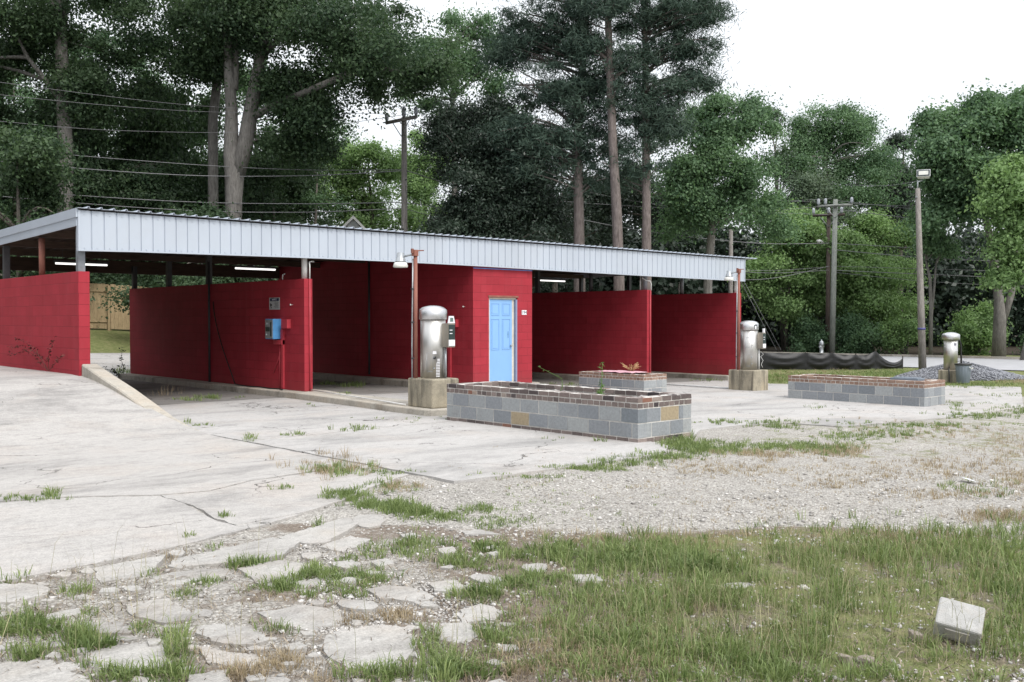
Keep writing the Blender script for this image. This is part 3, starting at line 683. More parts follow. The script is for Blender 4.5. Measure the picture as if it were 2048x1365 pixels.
# ------------------------------------------------------------------ vacuum islands
def vacuum(x, y, z, s, label, rot=0, kind=0):
    e = empty('vacuum_cleaner', (x, y, z), label, 'vacuum', 'stainless car vacuums', rot)
    b = MB(); b.lathe(0, 0, [(.228 * s, 0), (.228 * s, 1.15 * s)], 40); body = b.build('body', M['stainless'], e)
    c = MB(); r_ = .25 * s if kind != 2 else .29 * s
    c.lathe(0, 0, [(r_, 1.06 * s), (r_ + .003, 1.065 * s), (r_ + .003, 1.225 * s), (r_ - .01, 1.24 * s), (.20 * s, 1.275 * s), (.13 * s, 1.298 * s), (.06 * s, 1.308 * s), (.005, 1.31 * s)], 40); cap_ = c.build('cap', M['stain_cap'], e)
    cs = -math.pi * .75          # towards the camera side
    def on(an, r, zz): return Vector((r * math.cos(an), r * math.sin(an), zz))
    for a0, a1, z0, z1 in ((-2.75, -2.25, .12, .46),) if kind == 0 else ((-2.9, -2.3, .10, .42), (-2.9, -2.25, .60, .86)) if kind == 1 else ():
        rr_ = .2295 * s; q = MB()
        for zz in (z0, z1): q.tube([on(a0 + (a1 - a0) * i / 6, rr_, zz * s) for i in range(7)], .003, 4)
        for aa in (a0, a1): q.tube([on(aa, rr_, z0 * s), on(aa, rr_, z1 * s)], .003, 4)
        for zz in (z0 + .07, z1 - .07): q.tube([on(a1 + .03, rr_ + .004, zz * s - .02), on(a1 + .12, rr_ + .004, zz * s + .0)], .010, 5)
        q.build('access_door', M['galv'], body)
    if kind < 2:
        mx_, my_ = (.115, -.27) if kind == 0 else (.19, -.24); yy = my_ - .12 * s
        q = MB(); q.box(mx_ - .08, mx_ + .08, yy, my_ + .10, .56 * s, .99 * s); bx = q.build('coin_meter', M['tan_metal'], e, .006)
        q = MB(); q.box(mx_ - .07, mx_ + .07, yy - .008, yy - .001, .70 * s, .965 * s); fc = q.build('meter_face', M['dark_face'], bx)
        for a_, b_, z0, z1, t_ in ((-.07, .07, .585, .695, .008), (-.055, .01, .80, .815, .012), (-.055, .01, .86, .875, .012)):
            q = MB(); q.box(mx_ + a_, mx_ + b_, yy - t_, yy - t_ + .006, z0 * s, z1 * s); q.build('meter_plate', M['label'], bx)
        q = MB()
        if kind == 0:
            q.add([(mx_ - .08, yy + .02, .992 * s), (mx_ + .08, yy + .02, .992 * s), (mx_ + .05, yy + .02, 1.12 * s), (mx_ - .05, yy + .02, 1.12 * s), (mx_ - .08, yy, .992 * s), (mx_ + .08, yy, .992 * s), (mx_ + .05, yy, 1.12 * s), (mx_ - .05, yy, 1.12 * s)], [(0, 1, 2, 3), (4, 7, 6, 5), (0, 4, 5, 1), (1, 5, 6, 2), (2, 6, 7, 3), (3, 7, 4, 0)])
        else: q.box(mx_ + .0, mx_ + .07, yy + .02, yy + .06, .992 * s, 1.10 * s)
        q.build('sign_plate', M['label'], bx)
        if kind == 0:
            q = MB(); q.box(mx_ - .035, mx_ + .035, yy - .004, yy - .001, 1.02 * s, 1.09 * s); q.build('printed_patch', plain('dark green print', (.10, .16, .14), .5), bx)
        pp = MB(); pp.tube([(mx_ - .02, my_ + .03, 0), (mx_ - .02, my_ + .03, .56 * s)], .022, 8); pp.build('conduit', M['galv'] if kind == 0 else M['whitepipe'], e)
        an = -2.12 if kind == 0 else -1.75
        q = MB()
        if kind == 0:
            p_ = on(an, .2285 * s, .37 * s); d_ = Vector((math.cos(an), math.sin(an), 0))
            q.tube([p_, p_ + d_ * .012], .026, 14); q.build('hose_port', M['black'], body)
            q = MB()
            for i in range(6):
                for j in range(12):
                    if (i, j) in ((0, 11), (1, 11), (0, 10), (1, 10), (0, 9)): continue
                    a_ = -1.98 + i * .055; z_ = .03 + j * .028
                    t_ = Vector((-math.sin(a_), math.cos(a_), 0)); c_ = on(a_, .2298 * s, z_ * s)
                    q.add([c_ - t_ * .006, c_ + t_ * .006, c_ + t_ * .006 + Vector((0, 0, .014)), c_ - t_ * .006 + Vector((0, 0, .014))], [(0, 1, 2, 3)])
            c_ = on(-2.12, .2298 * s, .44 * s); t_ = Vector((-math.sin(-2.12), math.cos(-2.12), 0))
            q.add([c_ - t_ * .035, c_ + t_ * .035, c_ + t_ * .03 + Vector((0, 0, .05)), c_ - t_ * .03 + Vector((0, 0, .05))], [(0, 1, 2, 3)])
            q.build('torn_label', M['label'], body)
        else:
            q = MB(); rr_ = .2545 * s
            for i in range(5): pass
            a0, a1 = -2.0, -1.6
            vs2 = [on(a0 + (a1 - a0) * i / 5, rr_, z_ * s) for z_ in (1.085, 1.205) for i in range(6)]
            q.add(vs2, [(i, i + 1, 7 + i, 6 + i) for i in range(5)]); sp_ = q.build('status_panel', M['dark_face'], cap_)
            q = MB(); vs2 = [on(-1.93 + .22 * i / 5, rr_ + .002, z_ * s) for z_ in (1.09, 1.17) for i in range(6)]
            q.add(vs2, [(i, i + 1, 7 + i, 6 + i) for i in range(5)]); q.build('status_label', M['label'], cap_)
            q = MB(); q.tube([(mx_ + .03, my_, .5), (mx_ + .16, my_, .42), (mx_ + .02, my_, .36), (mx_ + .14, my_, .25), (mx_ + .05, my_, .14), (mx_ + .12, my_, .06)], .008, 6); q.build('loose_cable', M['whitepipe'], e)
    else:
        q = MB(); a0, a1 = -2.35, -1.75; rr_ = .231 * s
        vs2 = [on(a0 + (a1 - a0) * i / 6, rr_ + (.03 if z_ < .7 and i > 4 else 0), z_ * s) for z_ in (.66, .98) for i in range(7)]
        q.add(vs2, [(i, i + 1, 8 + i, 7 + i) for i in range(6)]); lb = q.build('paper_notice', M['label'], body)
        q = MB(); vs2 = [on(-2.22 + .36 * i / 5, rr_ + .003, z_ * s) for z_ in (.85, .93) for i in range(6)]
        q.add(vs2, [(i, i + 1, 7 + i, 6 + i) for i in range(5)]); q.build('printed_patch', plain('grey print', (.16, .16, .2), .6), lb)
        q = MB(); q.tube([(.22, -.1, 1.02), (.33, -.14, 1.0), (.39, -.16, .85), (.40, -.17, .5), (.39, -.18, .12)], .028, 8); q.build('hose', M['black'], e)
        q = MB(); q.tube([(-.2, -.05, .1), (-.33, -.1, .02), (-.42, -.16, -.25), (-.5, -.2, -.42)], .02, 8); q.build('floor_hose', M['black'], e)
        q = MB(); q.box(.24, .33, .0, .1, .05, 1.2); q.build('rear_pipe', M['rust'], e)
    return e
def pedestal(x, y, z0, z1, sx_, sy_, label, rot=0):
    o = MB().box(-sx_ / 2, sx_ / 2, -sy_ / 2, sy_ / 2, 0, z1 - z0).build('concrete_pedestal', M['pedestal'], None, .025)
    o.location = (x, y, z0); o.rotation_euler.z = rot; return tag(o, label, 'pedestal', 'concrete vacuum pedestals')
def lamp_post(x, y, z, hgt, label):
    e = empty('lamp_post', (x, y, z), label, 'lamp post', 'rusty lamp posts at the vacuums')
    MB().tube([(0, 0, 0), (0, 0, hgt)], .036, 12).build('pole', M['rust'], e)
    MB().tube([(-.055, .03, 0), (-.06, .03, .6), (-.052, .03, 1.2), (-.045, .03, 1.5), (-.04, .025, hgt - .12)], .013, 8).build('conduit', M['galv'], e)
    for zz in (.35, 1.0, 1.6): MB().box(-.075, .0, -.005, .05, zz, zz + .02).build('strap', M['darksteel'], e)
    q = MB(); q.box(-.06, .03, -.05, .04, hgt - .07, hgt + .04); q.box(-.09, -.055, -.025, .02, hgt - .02, hgt + .06); q.tube([(.0, 0, hgt + .0), (.06, -.02, hgt + .03), (.15, -.05, hgt + .035)], .012, 6); q.build('bracket', M['rust'], e)
    dx = Vector((-.75, .66, 0)) * .0 + Vector((-.73, .68, 0))
    c = dx * .27
    MB().tube([(0, 0, hgt - .03), tuple(dx * .10 + Vector((0, 0, hgt - .05))), tuple(dx * .22 + Vector((0, 0, hgt - .08)))], .02, 8).build('arm', M['galv'], e)
    l = MB().lathe(c.x, c.y, [(.01, hgt - .005), (.062, hgt - .01), (.066, hgt - .10), (.085, hgt - .115), (.09, hgt - .16), (.10, hgt - .175), (.02, hgt - .18)], 20).build('lamp', M['galv'], e)
    MB().lathe(c.x, c.y, [(.095, hgt - .181), (.115, hgt - .19), (.135, hgt - .26), (.125, hgt - .275), (.01, hgt - .28)], 20).build('lamp_glass', M['lampglass'], l)
    return e
pedestal(4.62, -4.58, 0.002 - .02, .50, .62, .72, 'tan concrete pedestal block on the kerb beside the two tone planter')
vacuum(4.64, -4.55, .50, 1.0, 'tall stainless vacuum with coin meter and torn label nearest the blue door', 0, 0)
lamp_post(4.36, -4.40, .50, 2.27, 'rusty lamp post behind the vacuum on the island near the blue door')
V2 = Vector((16.62, -3.32, 0)); z2 = float(H(16.6, -3.4))
pedestal(V2.x, V2.y, z2 - .03, z2 + .55, .74, .80, 'stained concrete pedestal block at the right end of the car wash')
vacuum(V2.x + .02, V2.y, z2 + .55, 1.03, 'stainless vacuum with grey meter box at the right end of the car wash', 0, 1)
lamp_post(V2.x - .30, V2.y + .12, z2 + .55, 2.72, 'red painted lamp post at the right end of the car wash')
V3 = at(1901, 745, 33); z3 = float(H(V3.x, V3.y))
pedestal(V3.x, V3.y, z3 - .03, z3 + .40, .70, .70, 'low concrete pedestal by the grey bin and gravel heap', .3)
vacuum(V3.x, V3.y, z3 + .40, .98, 'slim stainless vacuum with wide cap and black hose beside the gravel heap', -.05, 2)
q = MB(); q.tube([(4.84, -.03, .03), (4.6, -1.6, .03), (4.4, -3.2, .02), (4.28, -4.2, .01)], .014, 6); tag(q.build('ground_conduit', M['whitepipe']), 'white conduit lying along the kerb to the nearest vacuum', 'pipe')
zq = lambda x, y: float(H(x, y)) + .02
q = MB(); q.tube([(x, y, zq(x, y)) for x, y in ((16.45, -.04), (16.5, -1.2), (16.45, -2.2), (16.4, -2.92))], .028, 6); tag(q.build('ground_conduit', M['whitepipe']), 'white pipe lying on the concrete to the vacuum at the right end', 'pipe')

# ------------------------------------------------------------------ planters
def planter(x0, x1, y0, y1, zt, label, brick='brick', bottom=True, seed=1, tan=()):
    rnd = random.Random(seed); zg = min(float(H(x, y)) for x in (x0, x1) for y in (y0, y1))
    e = empty('brick_planter', (x0, y0, zg), label, 'planter', 'block and brick planters')
    T = .20
    core = MB(); bl = MB(); bk = MB()
    zb = zg - .05; g_ = .0075
    for a in ((x0 + .0055, x1 - .0055, y0 + .0055, y0 + T - .0055), (x0 + .0055, x1 - .0055, y1 - T + .01, y1 - .0055), (x0 + .0055, x0 + T - .01, y0 + T - .01, y1 - T + .01), (x1 - T + .01, x1 - .0055, y0 + T - .01, y1 - T + .01)):
        core.box(a[0], a[1], a[2], a[3], zb, zt - .008)
    def course(mb, z0, z1, L, off, dep, tintf):
        # walls along y (full length) then along x between them
        def run(fn, length):
            p = -off
            while p < length:
                a, c = (max(p, 0) + g_ if p > 1e-4 else 0.0), (min(p + L, length) - g_ if p + L < length - 1e-4 else length)
                if c - a > .004: fn(a, c)
                p += L
        for xa, xb in ((x0, x0 + dep), (x1 - dep, x1)):
            run(lambda a, c: mb.box(xa, xb, y0 + a, y0 + c, z0 + g_, z1 - g_, 0, tintf(xa == x0, a / (y1 - y0), z0), None, .0025), y1 - y0)
        for ya, yb in ((y0, y0 + dep), (y1 - dep, y1)):
            run(lambda a, c: mb.box(x0 + dep + a, x0 + dep + c, ya, yb, z0 + g_, z1 - g_, 0, tintf(False, a, z0), None, .0025), x1 - x0 - 2 * dep)
    def tb(w, t, z):
        v = rnd.uniform(.25, .72) if rnd.random() > .18 else rnd.uniform(.05, .85)
        if brick == 'brick' and rnd.random() < .05: v = .97
        return v
    def tk(w, t, z): return min(1, max(0, rnd.gauss(.45, .22))) if rnd.random() > .03 else 1.0
    z = zt
    for i in range(2): course(bk, z - .076, z, .215 if i == 0 else .115, .1 * (i % 2), .098, tk); z -= .076
    # the back half of the wall thickness gets a second brick wythe
    hgt = .203
    i = 0
    while z - hgt > zg - .03 or i < 2:
        course(bl, z - hgt, z, .4064, .2 * (i % 2) + .1, .195, tb); z -= hgt; i += 1
        if i == 2: break
    if bottom: course(bk, z - .076, z, .215, .05, .19, tk); z -= .076
    for i_ in range(2):
        zz = zt - .076 * i_
        for xa, xb in ((x0 + .102, x0 + T), (x1 - T, x1 - .102)):
            p = y0
            while p < y1 - .02:
                bk.box(xa, xb, p + g_, min(p + .215, y1) - g_, zz - .076 + g_, zz - g_, 0, tk(0, 0, 0), None, .003); p += .215
        for ya, yb in ((y0 + .102, y0 + T), (y1 - T, y1 - .102)):
            p = x0 + T
            while p < x1 - T - .02:
                bk.box(p + g_, min(p + .215, x1 - T) - g_, ya, yb, zz - .076 + g_, zz - g_, 0, tk(0, 0, 0), None, .003); p += .215
    core.build('mortar_core', M['mortar'], e, 0, False)
    bl.build('block_courses', M['block'], e, 0, False); bk.build('brick_courses', M[brick], e, 0, False)
    so_ = MB(); nx_, ny_ = 14, 34
    for j in range(ny_ + 1):
        for i in range(nx_ + 1):
            so_.v.append((x0 + T - .02 + (x1 - x0 - 2 * T + .04) * i / nx_, y0 + T - .02 + (y1 - y0 - 2 * T + .04) * j / ny_, zt - .13 + rnd.uniform(-.035, .035) + .05 * math.sin(j * .4)))
    so_.f = [(j * (nx_ + 1) + i, j * (nx_ + 1) + i + 1, (j + 1) * (nx_ + 1) + i + 1, (j + 1) * (nx_ + 1) + i) for j in range(ny_) for i in range(nx_)]
    so_.m = [0] * len(so_.f); so_.c = [1.] * len(so_.f); so_.sm = [False] * len(so_.f)
    so_.build('soil', M['soil'], e, 0, False)
    return e
planter(3.96, 5.16, -9.90, -5.78, .49, 'nearest planter of mixed grey blocks topped with dark old bricks', 'brick', True, 4)
planter(12.70, 13.62, -2.85, -.62, .17, 'short planter with pink cloth on top before the right bays', 'brown_brick', False, 7)
planter(14.55, 15.60, -9.12, -5.80, .215, 'far planter of even grey blocks topped with brown bricks', 'brown_brick', True, 9)
# pink cloth on the short planter and a dark lid in the far one
q = MB(); rnd = random.Random(2)
for j in range(9):
    for i in range(7): q.v.append((12.74 + i * .12 + rnd.uniform(-.02, .02), -2.35 + j * .16, .185 + rnd.uniform(0, .022)))
q.f = [(j * 7 + i, j * 7 + i + 1, (j + 1) * 7 + i + 1, (j + 1) * 7 + i) for j in range(8) for i in range(6)]; q.m = [0] * 48; q.c = [1.] * 48; q.sm = [True] * 48
o = q.build('cloth', plain('pink cloth', (.62, .36, .42), .9)); sd_ = o.modifiers.new('s', 'SOLIDIFY'); sd_.thickness = .006; tag(o, 'crumpled pink cloth lying on the short planter', 'cloth')
q = MB(); q.box(15.05, 15.40, -8.75, -8.1, .10, .235); q.box(15.10, 15.35, -8.7, -8.15, .235, .25); tag(q.build('plastic_tub', M['plastic_grey'], None, .02), 'dark grey plastic tub sitting in the far planter', 'tub')

# ------------------------------------------------------------------ right side: bin, gravel heap, silt fence, hydrant, poles
bn = at(1926, 766, 32.2); bz = float(H(bn.x, bn.y))
e = empty('rubbish_bin', (bn.x, bn.y, bz), 'grey plastic rubbish bin standing beside the slim vacuum', 'bin')
b_ = MB(); b_.lathe(0, 0, [(.19, 0), (.20, .02), (.245, .60), (.245, .62)], 22); b_.build('body', M['plastic_grey'], e)
q = MB(); q.lathe(0, 0, [(.262, .60), (.268, .61), (.268, .645), (.25, .65), (.01, .652)], 22); q.build('lid', M['black'], e)
q = MB(); q.tube([(-.12, -.24, .55), (-.08, -.29, .50), (.08, -.29, .50), (.12, -.24, .55)], .014, 6); q.build('handle', M['whitepipe'], e)
q = MB()
for i in range(16): an = i * math.pi / 8; q.tube([(.197 * math.cos(an), .197 * math.sin(an), .05), (.238 * math.cos(an), .238 * math.sin(an), .56)], .007, 5)
q.build('rib', M['plastic_grey'], e)
# gravel heap
hp = G(1935, 752); hc = at(1925, 740, 35.3); rnd = np.random.default_rng(8)
nst = 7000; a_ = rnd.random(nst) * 6.283; r_ = np.sqrt(rnd.random(nst)); sxx = 2.15; 
px_ = hc.x + (r_ * np.cos(a_)) * 2.4 * _rt.x + (r_ * np.sin(a_)) * 1.5 * _fw.x; py_ = hc.y + (r_ * np.cos(a_)) * 2.4 * _rt.y + (r_ * np.sin(a_)) * 1.5 * _fw.y
ph_ = H(px_, py_) + .5 * np.clip(1 - r_, 0, 1) ** .85 * (1 + .25 * np.sin(a_ * 3))
def stones(name, P, size, mat, seed, tmin=0, tmax=1):
    r = np.random.default_rng(seed); nS = len(P)
    base = np.array([[1, 0, 0], [-1, 0, 0], [0, 1, 0], [0, -1, 0], [0, 0, 1], [0, 0, -1]], float)
    V = base[None] * (r.random((nS, 6, 1)) * .5 + .7) + r.normal(0, .18, (nS, 6, 3))
    q_, _ = np.linalg.qr(r.normal(size=(nS, 3, 3))); V = V @ q_
    V[:, :, 2] *= .65; V *= np.asarray(size).reshape(-1, 1, 1); V += P[:, None, :]
    T = np.array([[0, 2, 4], [2, 1, 4], [1, 3, 4], [3, 0, 4], [2, 0, 5], [1, 2, 5], [3, 1, 5], [0, 3, 5]])
    tr = (np.arange(nS)[:, None, None] * 6 + T[None]).reshape(-1, 3)
    me = bpy.data.meshes.new(name); fast_mesh(me, V.reshape(-1, 3), None, tr); me.materials.append(mat)
    a = me.attributes.new('tint', 'FLOAT', 'FACE'); a.data.foreach_set('value', np.repeat(r.random(nS) * (tmax - tmin) + tmin, 8).astype(np.float32))
    o = bpy.data.objects.new(name, me); col.objects.link(o); return o
hp_e = empty('gravel_heap', (hc.x, hc.y, float(H(hc.x, hc.y))), 'low heap of blue grey crushed stone behind the slim vacuum', 'gravel heap')
core = MB(); NA, NR = 40, 8
for j in range(NR + 1):
    for i in range(NA):
        an = i * 2 * math.pi / NA; rr_ = j / NR
        x_ = hc.x + rr_ * (math.cos(an) * 2.4 * _rt.x + math.sin(an) * 1.5 * _fw.x); y_ = hc.y + rr_ * (math.cos(an) * 2.4 * _rt.y + math.sin(an) * 1.5 * _fw.y)
        core.v.append((x_, y_, float(H(x_, y_)) - .03 + .5 * (1 - rr_) ** .85 * (1 + .25 * math.sin(an * 3) * min(1, rr_ * 3))))
core.f = [(j * NA + i, (j + 1) * NA + i, (j + 1) * NA + (i + 1) % NA, j * NA + (i + 1) % NA) for j in range(NR) for i in range(NA)]; core.m = [0] * len(core.f); core.c = [.4] * len(core.f); core.sm = [True] * len(core.f)
core.build('heap_core', M['gravel_grey'], hp_e, 0, False)
Pst = np.stack([px_, py_, ph_], 1); o = stones('stones', Pst - np.array(hp_e.location), rnd.uniform(.02, .05, nst), M['gravel_grey'], 4); o.parent = hp_e; o['kind'] = 'stuff'
# silt fence
sfp = [(1440, 734, 41), (1525, 735, 41), (1612, 737, 41), (1664, 737, 41), (1712, 736, 41), (1752, 734, 41.3), (1806, 732, 41.8)]
tops = [.76, .72, .70, .70, .62, .78, .50]; sags = [.015, .02, .025, .04, .09, .36]
sfe = empty('silt_fence', tuple(G(1600, 737)), 'sagging black silt fence along the grass in front of the road', 'silt fence')
fab = MB(); stk = []; nS = 18; grid = []
for i in range(len(sfp) - 1):
    A = at(*sfp[i]); C_ = at(*sfp[i + 1])
    for q_ in range(nS + (1 if i == len(sfp) - 2 else 0)):
        t = q_ / nS; p = A.lerp(C_, t); zg = float(H(p.x, p.y)); s_ = math.sin(math.pi * t) ** (1 if i < 5 else .8)
        ht = tops[i] * (1 - t) + tops[i + 1] * t - sags[i] * s_
        if i == 5: ht = max(.07, tops[5] * (1 - t) ** 1.6 + tops[6] * t ** 3 * 1.0 - .02)
        c_ = []
        for k_ in range(9):
            hh = k_ / 8; off = .10 * s_ * math.sin(hh * math.pi) + .035 * math.sin(hh * 15 + 4 * s_) * s_ + random.uniform(-.01, .01)
            c_.append((p.x - _fw.x * off, p.y - _fw.y * off, zg + ht * hh))
        grid.append(c_)
for i in range(len(grid) - 1):
    for k_ in range(8):
        fab.add([grid[i][k_], grid[i + 1][k_], grid[i + 1][k_ + 1], grid[i][k_ + 1]], [(0, 1, 2, 3)], 0, 1, True)
o = fab.build('fabric', M['silt'], sfe, 0, False); bmf = bmesh.new(); bmf.from_mesh(o.data); bmesh.ops.remove_doubles(bmf, verts=bmf.verts[:], dist=.0005); bmf.to_mesh(o.data); bmf.free()
for i, pr_ in enumerate(sfp):
    p = at(*pr_); zg = float(H(p.x, p.y)); q = MB(); q.box(p.x + .015, p.x + .05, p.y + .015, p.y + .05, zg - .1, zg + tops[i] + .05); q.build('stake', M['darkpole'], sfe, 0, False)
# hydrant
hy = at(1643, 690, 57.5); hz = float(H(hy.x, hy.y)); e = empty('fire_hydrant', (hy.x, hy.y, hz), 'pale fire hydrant showing over the silt fence', 'hydrant')
MB().lathe(0, 0, [(.16, 0), (.16, .06), (.115, .07), (.115, .62), (.15, .63), (.15, .68)], 16).build('barrel', M['galv'], e)
MB().lathe(0, 0, [(.14, .68), (.13, .76), (.08, .83), (.035, .85), (.035, .92), (.01, .925)], 16).build('bonnet', M['galv'], e)
MB().tube([(-.22, 0, .5), (.22, 0, .5)], .06, 10).build('nozzle', M['galv'], e)
# wooden light pole
lp = at(1846, 700, 37); lz = float(H(lp.x, lp.y)); e = empty('light_pole', (lp.x, lp.y, lz), 'weathered wooden pole with white floodlight behind the far planter', 'light pole')
tilt = _rt * -.27
def lpt(h_): return tilt * (h_ / 7.4)
MB().tube([(0, 0, -.1), tuple(lpt(2.5) + Vector((0, 0, 2.5))), tuple(lpt(5) + Vector((0, 0, 5))), tuple(lpt(7.1) + Vector((0, 0, 7.1)))], [.15, .128, .108, .088], 14).build('pole', M['polewood'], e)
MB().lathe(lpt(1.75).x, lpt(1.75).y, [(.140, 1.72), (.144, 1.72), (.144, 1.80), (.140, 1.80)], 16).build('band', plain('faded blue band', (.07, .07, .22), .6), e)
q = MB(); c = lpt(7.1); q.tube([(c.x, c.y, 6.85), (c.x, c.y, 7.35), tuple(c + _rt * .16 + Vector((0, 0, 7.42)))], .03, 8); q.box(c.x - .13, c.x + .13, c.y - .03, c.y + .03, 6.75, 6.80); q.build('bracket', M['galv'], e)
fl = MB(); fx = c + _rt * .22
Mx = Matrix.Translation((fx.x, fx.y, 7.5)) @ Matrix.Rotation(-YAW - R(25), 4, 'Z') @ Matrix.Rotation(R(-10), 4, 'X')
fl.add([Mx @ Vector(v) for v in ((-.24, -.20, 0), (.24, -.20, 0), (.19, .16, 0.02), (-.19, .16, .02), (-.24, -.20, .27), (.24, -.20, .27), (.19, .14, .30), (-.19, .14, .30))], [(0, 3, 2, 1), (4, 5, 6, 7), (0, 1, 5, 4), (1, 2, 6, 5), (2, 3, 7, 6), (3, 0, 4, 7)])
f_ = fl.build('floodlight', M['label'], e, .01)
q = MB(); q.box(-.22, .22, -.212, -.203, .02, .25, 0, 1, Mx); q.build('lens_frame', M['dark_face'], f_)
q = MB(); q.box(-.17, .17, -.222, -.213, .06, .21, 0, 1, Mx); q.build('lens', M['lampglass'], f_)
q = MB(); q.box(-.05, .05, .0, .06, .30, .33, 0, 1, Mx); q.build('photocell', M['dark_face'], f_)

# utility poles
def insul(mb, p, h_=.22, r=.07): mb.lathe(p[0], p[1], [(r * .5, p[2]), (r, p[2] + h_ * .3), (r * .8, p[2] + h_ * .5), (r, p[2] + h_ * .7), (r * .55, p[2] + h_)], 12)
def utility_pole(u, vb, d, ztop, r0, r1, mat, label, arm, lean=0):
    p = at(u, vb, d); zg = float(H(p.x, p.y)); e = empty('utility_pole', (p.x, p.y, zg), label, 'utility pole', 'wooden utility poles')
    Hh = ztop - zg; lt = _rt * lean
    MB().tube([(0, 0, -.2), tuple(lt * .5 + Vector((0, 0, Hh * .5))), tuple(lt + Vector((0, 0, Hh)))], [r0, (r0 + r1) / 2, r1], 14).build('pole', mat, e)
    if arm:
        dv, za, La, ins = arm; dv = Vector((dv[0], dv[1], 0)).normalized(); off = Vector((-dv.y, dv.x, 0)) * -(r1 + .06); za -= zg
        c = lt * (za / Hh) + off
        q = MB(); A, C_ = c - dv * La, c + dv * La; q.tube([(A.x, A.y, za), (C_.x, C_.y, za)], .085, 4); q.build('crossarm', mat, e)
        q = MB()
        for s_ in (-1, 1): q.tube([tuple(c + dv * La * .55 * s_ + Vector((0, 0, za - .06))), tuple(lt * (za / Hh) + off + Vector((0, 0, za - .75)))], .02, 6)
        q.build('brace', M['galv'], e)
        for t in ins:
            q = MB(); p_ = c + dv * La * t; insul(q, (p_.x, p_.y, za + .08), .38, .10); q.build('insulator', M['porcelain'], e)
    return e, p, zg
def zat(v, d, u=1024): return at(u, v, d).z
Dp = 45.0
pe, pp_, pzg = utility_pole(809, 560, Dp, zat(237, Dp, 809), .17, .125, M['polewood'], 'tall grey utility pole with tilted crossarm behind the roof', (tuple(at(850, 0, Dp - .9) - at(770, 0, Dp + .9)), zat(243, Dp, 809), 1.05, (-.95, .95)))
q = MB(); insul(q, (.0, 0.02, zat(237, Dp, 809) - pzg + .0), .5, .11); q.build('insulator', M['porcelain'], pe)
Dq = 59.5
qe, qp, qzg = utility_pole(1664, 690, Dq, zat(400, Dq, 1664), .18, .14, M['greypole'], 'grey green utility pole with wide crossarm across the road', (tuple(at(1703, 0, Dq - .4) - at(1637, 0, Dq + .4)), zat(413, Dq, 1664), 1.02, (-.95, .95, -.55)), .15)
de, dp, dzg = utility_pole(1655, 690, 60.6, zat(418, 60.6, 1664), .15, .12, M['darkpole'], 'dark brown utility pole with street light just behind the grey green pole', (tuple(at(1690, 0, 61) - at(1630, 0, 61.6)), zat(433, 61, 1664), .95, (-.95, .0, .8)), .02)
q = MB(); a_ = at(1657, 492, 61.3) - Vector((dp.x, dp.y, dzg)); b2 = at(1646, 487, 61.0) - Vector((dp.x, dp.y, dzg)); q.tube([tuple(a_ + Vector((0, 0, -.5))), tuple(a_), tuple(b2)], .035, 8); sa = q.build('street_light_arm', M['galv'], de)
q = MB(); d_ = (b2 - a_).normalized(); q.tube([tuple(b2), tuple(b2 + d_ * .15), tuple(b2 + d_ * .4), tuple(b2 + d_ * .6)], [.06, .13, .14, .04], 10); q.build('street_light_head', M['whitepipe'], sa)
utility_pole(1461, 640, 55, zat(460, 55, 1461), .14, .11, M['polewood'], 'thin bare pole standing behind the right end of the roof', None)

